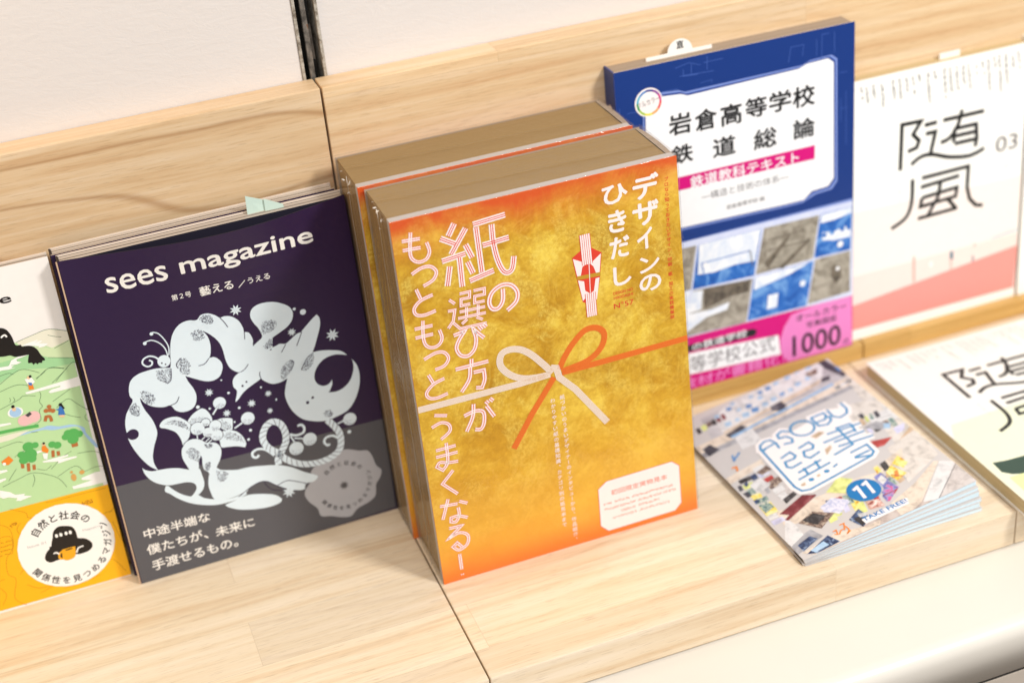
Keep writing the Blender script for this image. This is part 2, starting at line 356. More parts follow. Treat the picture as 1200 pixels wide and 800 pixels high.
# ------------------------------------------------------------------ printed artwork (cover-local millimetres, straight from each cover)
ART = {
 'purple': [
  ["part","belly_band"],
  ["p","band_grey",1,0,[0.44,-2.26,180.0,1.64,181.2,72.5,-0.07,76.6]],
  ["part","title_lettering"],
  ["t","cream_ink",1,"sees",24.7,208.8,38.3,9.9,0.04,0],
  ["t","cream_ink",1,"magazine",71.6,206.8,84.5,13.9,0.04,0],
  ["t","cream_ink",1,"第２号",62.0,194.0,12.3,3.9,0.02,0],
  ["t","cream_ink",1,"藝える",79.8,192.4,21.2,6.3,0.03,0],
  ["s","cream_ink",1,0.45,0,[104.1,192.1,108.8,196.2]],
  ["t","cream_ink",1,"うえる",110.5,193.1,14.2,4.0,0.02,0],
  ["part","illustration"],
  ["p","ice_ink",2,1,[22.2,137.0,22.9,143.0,25.4,147.8,30.4,150.6,37.1,151.4,43.1,151.2,50.9,149.4,52.0,153.0,52.9,158.8,54.9,166.8,57.8,172.7,62.2,176.9,67.4,178.4,72.2,177.4,78.0,173.7,83.6,168.5,76.0,169.1,78.3,163.9,78.7,157.7,77.5,151.9,76.1,149.2,79.7,148.8,82.8,144.8,83.1,140.3,80.3,134.9,75.4,132.9,70.0,134.1,64.0,137.7,58.8,141.1,59.9,136.5,62.1,130.8,62.8,125.0,60.8,119.2,56.9,116.6,51.9,116.6,47.9,119.0,45.5,123.4,41.0,123.5,34.9,125.7,30.2,129.6,27.9,134.1,24.5,133.8]],
  ["p","ice_ink",2,1,[69.0,177.9,72.2,177.4,74.6,177.7,77.1,180.0,81.5,180.0,85.5,177.7,88.3,175.1,91.6,175.2,95.8,173.7,99.5,169.6,101.2,164.3,101.5,161.1,104.3,159.7,105.8,154.4,105.2,148.7,108.4,139.3,105.7,130.0,105.8,125.8,100.8,123.2,95.8,120.9,91.8,118.2,89.0,115.3,86.8,113.7,86.7,114.7,88.9,121.0,87.3,124.6,87.6,129.0,89.9,132.1,93.7,134.1,91.5,134.5,87.8,138.4,86.1,144.4,85.6,153.3,84.0,159.2,80.6,164.5,76.0,169.1,71.2,172.6]],
  ["p","ice_ink",2,1,[105.2,148.7,108.5,151.8,112.1,154.7,110.8,161.0,108.7,165.2,107.3,170.5,108.9,175.0,113.3,177.4,120.0,177.4,126.5,175.3,132.5,171.0,134.5,166.2,133.2,161.0,129.4,157.1,123.7,154.3,118.5,152.0,113.6,149.1,110.8,146.1,107.1,144.7]],
  ["p","ice_ink",2,0,[110.8,146.1,114.6,151.3,118.5,152.0,117.9,149.1,117.2,144.9,113.7,143.4]],
  ["p","ice_ink",2,1,[104.3,148.0,108.5,151.8,111.9,145.8,116.0,143.4,117.0,145.0,119.3,145.6,122.3,146.4,126.0,145.5,129.3,147.2,133.2,149.6,135.7,150.6,137.5,150.6,138.4,151.7,142.2,154.8,146.2,158.0,149.5,160.2,151.0,157.3,150.2,151.3,146.4,142.4,143.7,136.8,141.7,134.2,138.1,131.5,132.8,124.1,128.1,121.0,122.8,120.6,117.9,119.2,112.7,119.5,108.6,122.2,105.8,125.8,105.7,130.0,103.4,137.0]],
  ["p","ice_ink",2,1,[127.6,131.3,130.3,129.9,134.2,131.9,141.8,134.6,143.3,134.4,147.9,134.1,154.6,132.5,161.3,129.9,164.7,126.0,157.5,128.5,150.3,128.0,145.2,125.0,141.6,120.2,140.4,114.8,142.1,110.5,145.8,108.3,149.5,109.0,151.6,111.3,151.3,107.8,149.0,103.9,147.8,102.7,153.6,101.9,159.2,103.5,164.2,107.9,167.3,114.8,167.7,119.8,167.2,122.5,169.9,117.2,170.7,109.9,169.1,101.3,164.6,92.1,158.7,86.0,151.1,83.6,142.6,82.6,134.6,84.7,127.1,88.9,121.5,97.2,119.1,106.9,119.9,113.1,122.8,120.6,126.0,125.4]],
  ["p","ice_ink",2,1,[22.7,139.3,23.2,133.6,20.3,129.5,17.1,124.8,15.1,118.5,14.7,111.7,14.8,107.2,16.5,99.7,19.7,91.6,23.8,84.5,28.2,80.2,26.8,85.4,27.1,91.2,29.5,98.2,33.1,106.0,33.1,112.4,31.7,118.5,29.2,124.9,27.9,131.6,28.4,137.6]],
  ["e","purple_ink",3,18.2,110.2,3.8,3.8],
  ["p","purple_ink",3,0,[13.8,112.2,16.7,113.3,15.7,108.6,14.3,108.2]],
  ["p","ice_ink",2,1,[18.8,85.0,20.1,83.0,24.1,80.7,28.2,80.2,35.0,79.3,41.5,77.5,48.2,74.1,53.8,73.6,54.9,68.0,55.2,61.9,53.3,57.2,49.3,54.2,44.7,54.4,47.4,56.4,49.6,59.7,48.8,63.3,44.7,65.7,39.2,66.4,32.5,67.2,26.4,70.3,22.2,74.5,19.4,80.0]],
  ["p","ice_ink",2,1,[30.5,67.2,32.2,66.7,34.1,63.8,38.7,58.6,44.7,54.5,49.3,54.2,53.1,50.5,59.5,47.5,66.0,45.4,74.2,45.0,80.3,46.4,81.0,44.8,73.8,42.8,65.5,42.5,58.6,43.3,51.0,45.9,43.7,49.6,36.8,55.2,32.2,60.5,29.2,63.7]],
  ["p","ice_ink",2,1,[58.5,64.1,60.0,67.6,63.2,71.9,65.7,69.8,68.1,67.7,76.9,64.9,85.9,63.4,79.2,64.6,86.9,64.0,95.8,62.2,104.7,59.8,113.2,55.6,121.5,49.2,129.4,43.9,129.7,41.9,126.7,39.9,121.2,39.8,119.8,35.9,115.9,36.4,109.0,39.4,101.9,44.8,96.1,49.7,91.0,50.6,84.1,49.0,80.9,46.3,75.1,43.6,80.4,47.0,74.2,45.4,66.0,45.4,59.5,47.5,57.8,53.7,57.5,59.1]],
  ["p","ice_ink",2,1,[65.2,41.2,73.8,42.8,80.0,44.9,75.0,43.2,81.7,43.7,90.6,41.6,99.3,38.0,103.2,33.6,101.4,31.1,93.8,30.2,83.4,31.7,73.4,34.7,78.9,32.8,72.3,35.4,67.1,38.8]],
  ["p","ice_ink",3,1,[46.6,91.5,49.0,94.7,53.8,96.0,58.6,94.3,62.4,90.5,67.7,88.8,70.4,85.1,70.4,80.2,68.5,75.5,65.6,71.2,64.1,67.7,59.8,66.4,59.2,69.0,56.9,72.0,56.9,77.8,57.1,81.7,54.8,78.5,53.6,73.7,48.6,73.3,46.7,77.8,45.2,83.5,45.4,88.0]],
  ["p","ice_ink",3,1,[47.2,92.9,46.9,97.9,44.7,103.7,39.9,107.7,35.9,110.0,36.5,112.6,39.8,114.8,44.9,115.1,49.0,113.6,53.2,109.4,55.2,105.6,53.7,101.0,51.8,97.0]],
  ["p","ice_ink",3,1,[53.7,109.3,57.2,112.7,61.0,114.7,64.6,115.5,67.4,112.8,69.2,107.8,69.2,104.6,64.0,104.2,56.4,105.9]],
  ["p","ice_ink",3,1,[70.2,104.2,75.5,104.8,81.4,103.0,81.9,100.1,80.6,94.6,75.0,96.4]],
  ["p","ice_ink",3,1,[71.1,94.3,74.8,95.5,81.3,93.8,85.6,89.2,87.5,82.7,86.4,79.4,81.3,81.8,75.8,83.1,71.4,84.1,71.0,87.8]],
  ["d","purple_ink",4,252,0.24,[38.8,111.7,43.2,112.8,48.5,111.2,52.7,107.0,53.8,101.5,50.6,105.1,44.7,109.1]],
  ["d","purple_ink",4,147,0.24,[54.8,109.0,58.5,110.4,65.0,109.0,68.2,105.5,64.0,104.2,56.5,106.1]],
  ["d","purple_ink",4,126,0.24,[71.5,101.9,75.3,104.0,80.0,98.7,79.9,95.2,75.2,96.7]],
  ["d","purple_ink",4,231,0.24,[73.2,93.0,79.0,93.4,85.0,88.7,86.8,83.2,82.1,85.7,75.7,88.3]],
  ["e","purple_ink",5,58.8,102.2,5.0,5.0],
  ["e","ice_ink",6,58.8,102.2,4.6,4.6],
  ["d","purple_ink",7,54,0.18,[55.5,102.2,61.7,100.2,59.8,97.6,56.2,98.7]],
  ["e","purple_ink",5,64.7,105.0,3.2,3.2],
  ["e","ice_ink",6,64.7,105.0,2.85,2.85],
  ["d","purple_ink",7,54,0.18,[62.6,105.0,66.5,103.8,65.3,102.2,63.1,102.8]],
  ["e","purple_ink",5,70.4,101.0,4.2,4.2],
  ["e","ice_ink",6,70.4,101.0,3.9,3.9],
  ["d","purple_ink",7,54,0.18,[67.6,100.9,72.8,99.3,71.2,97.1,68.2,98.0]],
  ["e","purple_ink",5,64.9,97.5,3.9,3.9],
  ["e","ice_ink",6,64.9,97.5,3.5,3.5],
  ["d","purple_ink",7,54,0.18,[62.3,97.5,67.2,96.0,65.7,94.0,62.9,94.8]],
  ["e","purple_ink",5,69.9,94.0,4.4,4.4],
  ["e","ice_ink",6,69.9,94.0,4.0,4.0],
  ["d","purple_ink",7,54,0.18,[67.0,94.0,72.5,92.3,70.8,90.0,67.7,91.0]],
  ["s","ice_ink",5,0.7,0,[57.6,97.8,57.3,94.9]],
  ["s","ice_ink",5,0.7,0,[62.1,94.8,59.7,93.3]],
  ["s","ice_ink",5,0.7,0,[65.2,93.3,61.9,91.3]],
  ["s","ice_ink",5,0.7,0,[66.6,91.8,63.4,89.9]],
  ["s","ice_ink",2,1.1,0,[73.7,112.8,70.4,109.1]],
  ["e","ice_ink",3,76.2,116.1,4.2,4.2],
  ["d","purple_ink",4,71,0.18,[72.8,116.2,79.4,114.7,77.1,111.8,73.8,112.7]],
  ["s","ice_ink",2,1.1,0,[87.8,97.6,82.2,95.2]],
  ["e","ice_ink",3,92.0,99.8,4.5,4.5],
  ["d","purple_ink",4,71,0.18,[88.3,99.9,95.3,98.3,92.9,95.2,89.4,96.2]],
  ["s","ice_ink",2,1.1,0,[154.8,79.1,150.1,78.0]],
  ["e","ice_ink",3,158.8,79.0,4.6,4.6],
  ["d","purple_ink",4,71,0.18,[155.1,79.2,162.4,77.5,159.9,74.2,156.3,75.4]],
  ["s","ice_ink",2,1.1,0,[119.1,73.3,117.3,78.3]],
  ["e","ice_ink",3,119.5,68.2,4.9,4.9],
  ["d","purple_ink",4,71,0.18,[115.5,68.4,123.3,66.5,120.6,63.0,116.8,64.2]],
  ["s","ice_ink",2,1.1,0,[125.9,73.8,119.6,76.1]],
  ["e","ice_ink",3,129.6,72.3,4.7,4.7],
  ["d","purple_ink",4,71,0.18,[125.8,72.4,133.2,70.7,130.7,67.4,127.0,68.5]],
  ["s","ice_ink",3,4.6,1,[105.8,59.9,106.2,64.6,109.8,69.5,113.6,75.8,114.2,83.0,112.1,89.5,107.4,92.5,102.4,90.3,99.3,84.6,99.1,79.5,101.9,73.5,106.4,69.1,110.6,63.2,116.4,58.1,123.8,54.5,133.0,53.1,141.4,54.3,147.4,57.7,149.9,63.0,150.2,70.4,147.8,76.4,143.6,82.9]],
  ["r","purple_ink",4,4.6,0.35,[105.8,59.9,106.2,64.6,109.8,69.5,113.6,75.8,114.2,83.0,112.1,89.5,107.4,92.5,102.4,90.3,99.3,84.6,99.1,79.5,101.9,73.5,106.4,69.1,110.6,63.2,116.4,58.1,123.8,54.5,133.0,53.1,141.4,54.3,147.4,57.7,149.9,63.0,150.2,70.4,147.8,76.4,143.6,82.9]],
  ["s","ice_ink",3,1.7,1,[104.1,67.5,99.2,73.5,94.4,75.5,90.4,74.1,90.2,70.9,92.6,69.7,94.2,71.1]],
  ["s","ice_ink",3,1.7,1,[117.0,79.9,121.2,77.9,126.1,78.6,127.3,82.0,125.8,84.6,123.1,84.4]],
  ["s","ice_ink",3,1.7,1,[149.2,66.5,145.4,70.1,140.7,70.1,138.8,67.2,140.6,64.1,142.4,64.6]],
  ["x","ice_ink",5,99.1,177.6,4.0,8],
  ["x","ice_ink",5,157.4,143.1,4.6,8],
  ["x","ice_ink",5,131.4,152.5,3.0,8],
  ["x","ice_ink",5,108.4,113.6,2.46,8],
  ["x","ice_ink",5,96.5,109.8,3.0,8],
  ["x","ice_ink",5,107.3,101.0,2.24,8],
  ["x","ice_ink",5,71.1,125.4,3.0,8],
  ["x","ice_ink",5,79.4,107.5,2.87,8],
  ["x","ice_ink",5,108.9,37.5,4.7,8],
  ["e","ice_ink",2,135.9,168.0,1.0,1.0],
  ["e","ice_ink",2,141.1,164.4,2.0,2.0],
  ["e","ice_ink",2,104.6,119.3,0.67,0.67],
  ["e","ice_ink",2,112.9,107.9,0.56,0.56],
  ["e","ice_ink",2,83.3,121.4,0.88,0.88],
  ["e","ice_ink",2,80.5,131.7,0.55,0.55],
  ["e","ice_ink",2,62.1,117.2,1.2,1.2],
  ["e","ice_ink",2,69.3,113.9,0.77,0.77],
  ["e","ice_ink",2,88.0,108.9,0.89,0.89],
  ["e","ice_ink",2,92.1,90.7,1.01,1.01],
  ["e","ice_ink",2,89.6,84.4,0.9,0.9],
  ["e","ice_ink",2,83.1,99.7,0.67,0.67],
  ["e","ice_ink",2,156.9,69.6,1.31,1.31],
  ["e","ice_ink",2,112.8,107.6,0.63,0.63],
  ["s","ice_ink",3,0.75,1,[51.9,158.2,52.9,163.7,51.4,169.6,48.6,174.6,45.2,176.5]],
  ["e","ice_ink",3,44.5,175.5,1.16,1.16],
  ["s","ice_ink",3,0.75,1,[51.1,157.5,50.6,163.2,47.8,168.2,43.6,171.2,39.7,171.1]],
  ["e","ice_ink",3,39.1,170.2,1.16,1.16],
  ["e","ice_ink",3,48.0,155.0,4.1,4.3],
  ["s","ice_ink",3,1.1,1,[44.8,157.5,42.7,159.7,39.2,160.9,35.6,159.5,34.8,156.7,37.2,154.2,40.0,154.6,40.7,156.8,39.1,158.2]],
  ["e","purple_ink",4,46.4,154.1,0.53,0.53],
  ["e","purple_ink",4,48.5,152.6,0.53,0.53],
  ["e","purple_ink",4,93.1,123.8,0.77,0.77],
  ["e","purple_ink",4,96.1,125.9,0.66,0.66],
  ["e","purple_ink",4,132.8,99.5,1.14,1.14],
  ["e","purple_ink",4,136.8,102.1,0.91,0.91],
  ["d","purple_ink",4,210,0.26,[75.1,177.6,78.1,179.4,81.4,179.4,84.1,175.1,82.8,172.4,78.0,173.7]],
  ["d","purple_ink",4,189,0.26,[68.1,169.2,70.8,170.6,75.2,169.7,76.7,165.8,74.8,163.1,69.4,163.7]],
  ["d","purple_ink",4,273,0.26,[55.7,151.9,58.6,154.2,61.6,152.9,63.5,147.2,61.7,141.5,57.3,142.8,55.5,147.7]],
  ["d","purple_ink",4,273,0.26,[41.7,149.8,50.9,149.4,49.6,141.3,46.6,139.1,41.5,143.7]],
  ["d","purple_ink",4,252,0.26,[28.7,136.9,31.0,138.4,35.3,135.6,37.4,131.2,35.1,126.7,30.2,129.6]],
  ["d","purple_ink",4,210,0.26,[19.8,128.4,24.7,131.9,26.3,127.0,25.1,122.2,21.6,122.8]],
  ["d","purple_ink",4,273,0.26,[112.8,162.9,117.8,165.2,123.0,162.8,122.1,158.9,116.0,155.6,112.7,156.2]],
  ["d","purple_ink",4,147,0.26,[111.4,147.8,116.5,152.0,118.1,150.5,117.1,146.2,112.9,145.3]],
  ["d","purple_ink",4,273,0.26,[118.4,123.2,121.5,130.5,126.8,133.1,128.9,130.9,126.0,125.4,120.9,119.9]],
  ["d","purple_ink",4,210,0.26,[133.0,123.7,138.0,130.8,142.8,133.5,141.7,127.3,136.6,123.0]],
  ["d","purple_ink",4,126,0.26,[141.7,89.1,146.3,90.6,148.3,86.5,146.5,84.4,143.1,85.8]],
  ["d","purple_ink",4,252,0.26,[47.9,87.9,52.0,89.8,56.1,86.6,56.9,81.8,54.8,78.5,50.3,81.9]],
  ["d","purple_ink",4,126,0.26,[57.8,73.6,60.0,76.2,62.2,75.5,60.6,70.4,58.2,70.2]],
  ["d","purple_ink",4,105,0.26,[60.7,89.7,66.0,88.7,65.7,86.2,62.0,86.2]],
  ["d","purple_ink",4,189,0.26,[64.6,68.6,69.1,66.7,72.0,63.8,68.8,59.2,64.4,60.6]],
  ["s","purple_ink",4,0.5,1,[68.5,145.8,72.5,146.1,76.0,149.2]],
  ["s","purple_ink",4,0.5,1,[52.0,128.1,49.6,124.5,45.5,123.4]],
  ["s","purple_ink",4,0.5,1,[88.3,175.1,90.3,171.5,92.0,167.2]],
  ["s","purple_ink",4,0.5,1,[101.6,161.7,100.8,156.0]],
  ["s","purple_ink",4,0.5,1,[99.6,138.1,96.8,135.1,93.7,133.9]],
  ["s","purple_ink",4,0.5,1,[133.0,142.1,135.6,146.7,137.8,150.7]],
  ["s","purple_ink",4,0.5,1,[122.3,140.1,126.1,145.2]],
  ["s","purple_ink",4,0.5,1,[106.0,130.6,105.4,128.2,105.8,125.6]],
  ["s","purple_ink",4,0.5,1,[75.2,44.3,84.1,49.0,91.0,50.9,96.1,49.7,101.8,44.5,108.9,39.1]],
  ["s","purple_ink",4,0.5,1,[93.6,50.2,97.6,43.1,105.7,39.7]],
  ["s","purple_ink",4,0.5,1,[101.8,44.5,108.9,46.3,115.1,43.6,121.3,40.1]],
  ["s","purple_ink",4,0.5,1,[126.8,133.1,128.9,130.9,126.0,125.4]],
  ["s","purple_ink",4,0.5,1,[142.8,133.8,138.1,131.5,132.8,124.1]],
  ["s","purple_ink",4,0.5,1,[56.9,77.8,57.1,81.7,55.5,79.0]],
  ["s","purple_ink",4,0.5,1,[55.5,147.7,55.1,150.9,58.6,154.2]],
  ["s","purple_ink",4,0.5,1,[51.2,148.9,49.6,141.3,46.6,139.1]],
  ["s","purple_ink",4,0.5,1,[46.6,91.5,49.0,94.7,53.8,96.0,58.6,94.3,62.4,90.5]],
  ["part","round_seal"],
  ["p","seal_grey",2,1,[147.9,56.8,153.4,56.9,161.1,53.4,167.0,51.6,169.6,46.2,171.2,38.7,174.2,33.9,172.3,28.3,168.8,23.9,167.1,15.8,162.0,12.0,153.2,9.4,147.6,4.9,140.9,6.3,133.8,9.5,127.2,11.7,125.7,18.5,121.3,24.6,119.0,30.8,120.5,35.7,124.7,40.5,125.9,47.0,129.2,50.5,135.5,51.6,142.5,53.1]],
  ["x","dark_grey_ink",3,146.7,30.3,3.6,8],
  ["arc","dark_grey_ink",3,"自然と社会の",146.8,31.3,16.2,3.6,130,38],
  ["arc","dark_grey_ink",3,"関係性を見つめるマガジン",146.8,31.3,-18.5,3.4,212,372],
  ["part","band_lettering"],
  ["t","cream_ink",3,"中途半端な",9.3,32.6,44.3,7.4,0.03,0],
  ["t","cream_ink",3,"僕たちが、",8.7,20.0,41.0,7.8,0.03,0],
  ["t","cream_ink",3,"未来に",55.1,18.9,26.5,7.3,0.03,0],
  ["t","cream_ink",3,"手渡せるもの。",9.5,7.3,58.4,7.9,0.03,0],
 ],
 'gold': [
  ["part","cover_lettering"],
  ["s","pink_white",2,3.7,0,[38.5,247.2,33.9,240.2]],
  ["o","red_ink",3,0.55,[0.63,-0.63],0,[38.5,247.2,33.9,240.2]],
  ["s","pink_white",2,3.7,0,[29.0,239.9,37.6,234.2]],
  ["o","red_ink",3,0.55,[0.63,-0.63],0,[29.0,239.9,37.6,234.2]],
  ["s","pink_white",2,3.7,0,[45.0,242.7,34.2,228.3]],
  ["o","red_ink",3,0.55,[0.63,-0.63],0,[45.0,242.7,34.2,228.3]],
  ["s","pink_white",2,3.7,0,[28.1,225.4,43.0,226.8]],
  ["o","red_ink",3,0.55,[0.63,-0.63],0,[28.1,225.4,43.0,226.8]],
  ["s","pink_white",2,3.7,0,[43.7,232.4,46.9,223.1]],
  ["o","red_ink",3,0.55,[0.63,-0.63],0,[43.7,232.4,46.9,223.1]],
  ["s","pink_white",2,3.7,0,[39.0,225.2,38.5,206.1]],
  ["o","red_ink",3,0.55,[0.63,-0.63],0,[39.0,225.2,38.5,206.1]],
  ["s","pink_white",2,3.7,0,[32.4,221.0,29.4,208.9]],
  ["o","red_ink",3,0.55,[0.63,-0.63],0,[32.4,221.0,29.4,208.9]],
  ["s","pink_white",2,3.7,0,[43.7,221.2,46.2,213.0]],
  ["o","red_ink",3,0.55,[0.63,-0.63],0,[43.7,221.2,46.2,213.0]],
  ["s","pink_white",2,3.7,0,[49.8,243.8,70.2,245.2]],
  ["o","red_ink",3,0.55,[0.63,-0.63],0,[49.8,243.8,70.2,245.2]],
  ["s","pink_white",2,3.7,0,[51.4,241.7,51.7,212.1]],
  ["o","red_ink",3,0.55,[0.63,-0.63],0,[51.4,241.7,51.7,212.1]],
  ["s","pink_white",2,3.7,0,[43.5,208.7,59.2,211.6]],
  ["o","red_ink",3,0.55,[0.63,-0.63],0,[43.5,208.7,59.2,211.6]],
  ["s","pink_white",2,3.7,0,[54.1,229.3,70.9,230.3]],
  ["o","red_ink",3,0.55,[0.63,-0.63],0,[54.1,229.3,70.9,230.3]],
  ["s","pink_white",2,3.7,1,[61.2,241.2,60.9,230.6,62.0,219.5,64.4,211.0,67.4,208.0,70.8,209.8,72.8,217.6]],
  ["o","red_ink",3,0.55,[0.63,-0.63],1,[61.2,241.2,60.9,230.6,62.0,219.5,64.4,211.0,67.4,208.0,70.8,209.8,72.8,217.6]],
  ["s","rose_ink",2,3.1,1,[63.4,198.2,62.5,190.4,59.1,186.2,55.3,186.9,53.9,191.7,56.5,197.5,62.7,200.7,68.8,199.3,72.3,193.9,70.9,187.7,64.6,183.2]],
  ["o","pink_white",3,0.99,[0.84,-0.84],1,[63.4,198.2,62.5,190.4,59.1,186.2,55.3,186.9,53.9,191.7,56.5,197.5,62.7,200.7,68.8,199.3,72.3,193.9,70.9,187.7,64.6,183.2]],
  ["s","rose_ink",2,2.15,0,[36.1,201.9,42.5,201.8,42.0,198.0,36.6,198.2,36.1,193.9,42.0,193.7]],
  ["o","pink_white",3,0.65,[0.55,-0.55],0,[36.1,201.9,42.5,201.8,42.0,198.0,36.6,198.2,36.1,193.9,42.0,193.7]],
  ["s","rose_ink",2,2.15,0,[45.0,201.7,51.9,201.5,51.5,197.7,45.3,197.9,44.7,193.6,51.2,193.3]],
  ["o","pink_white",3,0.65,[0.55,-0.55],0,[45.0,201.7,51.9,201.5,51.5,197.7,45.3,197.9,44.7,193.6,51.2,193.3]],
  ["s","rose_ink",2,2.15,0,[34.6,190.1,51.0,189.5]],
  ["o","pink_white",3,0.65,[0.55,-0.55],0,[34.6,190.1,51.0,189.5]],
  ["s","rose_ink",2,2.15,0,[39.4,192.2,38.6,185.9]],
  ["o","pink_white",3,0.65,[0.55,-0.55],0,[39.4,192.2,38.6,185.9]],
  ["s","rose_ink",2,2.15,0,[46.8,192.0,46.0,185.6]],
  ["o","pink_white",3,0.65,[0.55,-0.55],0,[46.8,192.0,46.0,185.6]],
  ["s","rose_ink",2,2.15,0,[33.1,186.1,51.0,185.4]],
  ["o","pink_white",3,0.65,[0.55,-0.55],0,[33.1,186.1,51.0,185.4]],
  ["s","rose_ink",2,2.15,0,[38.9,184.3,35.1,181.9]],
  ["o","pink_white",3,0.65,[0.55,-0.55],0,[38.9,184.3,35.1,181.9]],
  ["s","rose_ink",2,2.15,0,[44.8,184.1,48.5,181.4]],
  ["o","pink_white",3,0.65,[0.55,-0.55],0,[44.8,184.1,48.5,181.4]],
  ["s","rose_ink",2,2.15,0,[29.2,199.7,32.4,196.3]],
  ["o","pink_white",3,0.65,[0.55,-0.55],0,[29.2,199.7,32.4,196.3]],
  ["s","rose_ink",2,2.15,0,[27.5,192.4,31.9,192.2,30.0,185.2,26.3,181.2]],
  ["o","pink_white",3,0.65,[0.55,-0.55],0,[27.5,192.4,31.9,192.2,30.0,185.2,26.3,181.2]],
  ["s","rose_ink",2,2.15,0,[29.9,184.1,33.7,179.1,50.7,178.5]],
  ["o","pink_white",3,0.65,[0.55,-0.55],0,[29.9,184.1,33.7,179.1,50.7,178.5]],
  ["s","rose_ink",2,2.85,1,[29.0,175.6,36.1,176.6,32.0,171.8,29.8,166.6,31.8,161.3,36.6,159.7,41.1,163.4,42.8,170.1,41.7,176.8,44.5,173.1,47.9,169.0]],
  ["o","pink_white",3,0.88,[0.75,-0.75],1,[29.0,175.6,36.1,176.6,32.0,171.8,29.8,166.6,31.8,161.3,36.6,159.7,41.1,163.4,42.8,170.1,41.7,176.8,44.5,173.1,47.9,169.0]],
  ["s","rose_ink",2,2.85,1,[45.4,177.8,47.3,174.7]],
  ["o","pink_white",3,0.88,[0.75,-0.75],1,[45.4,177.8,47.3,174.7]],
  ["s","rose_ink",2,2.85,1,[48.3,178.5,50.2,175.9]],
  ["o","pink_white",3,0.88,[0.75,-0.75],1,[48.3,178.5,50.2,175.9]],
  ["s","rose_ink",2,2.85,1,[38.2,157.1,37.6,151.9]],
  ["o","pink_white",3,0.88,[0.75,-0.75],1,[38.2,157.1,37.6,151.9]],
  ["s","rose_ink",2,2.85,1,[27.3,152.6,48.7,152.5]],
  ["o","pink_white",3,0.88,[0.75,-0.75],1,[27.3,152.6,48.7,152.5]],
  ["s","rose_ink",2,2.85,1,[36.7,151.6,35.1,143.6,29.2,136.2]],
  ["o","pink_white",3,0.88,[0.75,-0.75],1,[36.7,151.6,35.1,143.6,29.2,136.2]],
  ["s","rose_ink",2,2.85,1,[38.4,147.5,45.1,147.3,44.9,140.8,42.6,135.7,38.7,136.5]],
  ["o","pink_white",3,0.88,[0.75,-0.75],1,[38.4,147.5,45.1,147.3,44.9,140.8,42.6,135.7,38.7,136.5]],
  ["s","rose_ink",2,2.85,1,[28.7,119.2,36.2,120.6,41.3,118.4,41.0,111.2,38.5,107.0,34.6,107.8]],
  ["o","pink_white",3,0.88,[0.75,-0.75],1,[28.7,119.2,36.2,120.6,41.3,118.4,41.0,111.2,38.5,107.0,34.6,107.8]],
  ["s","rose_ink",2,2.85,1,[35.7,125.8,34.1,117.0,29.0,107.8]],
  ["o","pink_white",3,0.88,[0.75,-0.75],1,[35.7,125.8,34.1,117.0,29.0,107.8]],
  ["s","rose_ink",2,2.85,1,[43.8,122.2,48.1,113.2]],
  ["o","pink_white",3,0.88,[0.75,-0.75],1,[43.8,122.2,48.1,113.2]],
  ["s","rose_ink",2,2.85,1,[43.7,125.5,45.3,123.3]],
  ["o","pink_white",3,0.88,[0.75,-0.75],1,[43.7,125.5,45.3,123.3]],
  ["s","rose_ink",2,2.85,1,[46.6,126.7,48.6,124.3]],
  ["o","pink_white",3,0.88,[0.75,-0.75],1,[46.6,126.7,48.6,124.3]],
  ["s","rose_ink",2,2.45,1,[11.7,248.1,9.8,236.6,10.5,231.4,14.2,228.5,19.0,229.4,21.4,233.7,20.4,239.7]],
  ["o","pink_white",3,0.75,[0.64,-0.64],1,[11.7,248.1,9.8,236.6,10.5,231.4,14.2,228.5,19.0,229.4,21.4,233.7,20.4,239.7]],
  ["s","rose_ink",2,2.45,1,[5.8,243.8,16.7,243.0]],
  ["o","pink_white",3,0.75,[0.64,-0.64],1,[5.8,243.8,16.7,243.0]],
  ["s","rose_ink",2,2.45,1,[5.5,238.0,16.4,237.3]],
  ["o","pink_white",3,0.75,[0.64,-0.64],1,[5.5,238.0,16.4,237.3]],
  ["s","rose_ink",2,2.45,1,[8.7,221.9,15.1,224.4,20.6,224.0,23.8,219.9,21.3,215.2,14.8,212.6]],
  ["o","pink_white",3,0.75,[0.64,-0.64],1,[8.7,221.9,15.1,224.4,20.6,224.0,23.8,219.9,21.3,215.2,14.8,212.6]],
  ["s","rose_ink",2,2.45,1,[10.1,211.7,11.9,205.1]],
  ["o","pink_white",3,0.75,[0.64,-0.64],1,[10.1,211.7,11.9,205.1]],
  ["s","rose_ink",2,2.45,1,[19.7,205.7,11.8,203.8,7.2,199.6,8.0,195.4,12.8,193.9,20.2,195.0]],
  ["o","pink_white",3,0.75,[0.64,-0.64],1,[19.7,205.7,11.8,203.8,7.2,199.6,8.0,195.4,12.8,193.9,20.2,195.0]],
  ["s","rose_ink",2,2.45,1,[11.4,190.5,10.2,180.2,11.0,174.2,14.4,171.4,18.9,172.0,21.6,175.9,20.7,181.9]],
  ["o","pink_white",3,0.75,[0.64,-0.64],1,[11.4,190.5,10.2,180.2,11.0,174.2,14.4,171.4,18.9,172.0,21.6,175.9,20.7,181.9]],
  ["s","rose_ink",2,2.45,1,[5.6,186.3,16.9,185.9]],
  ["o","pink_white",3,0.75,[0.64,-0.64],1,[5.6,186.3,16.9,185.9]],
  ["s","rose_ink",2,2.45,1,[5.3,180.4,16.5,180.2]],
  ["o","pink_white",3,0.75,[0.64,-0.64],1,[5.3,180.4,16.5,180.2]],
  ["s","rose_ink",2,2.45,1,[8.6,164.8,16.1,167.2,21.4,166.3,23.9,161.7,20.8,157.3,14.6,156.1]],
  ["o","pink_white",3,0.75,[0.64,-0.64],1,[8.6,164.8,16.1,167.2,21.4,166.3,23.9,161.7,20.8,157.3,14.6,156.1]],
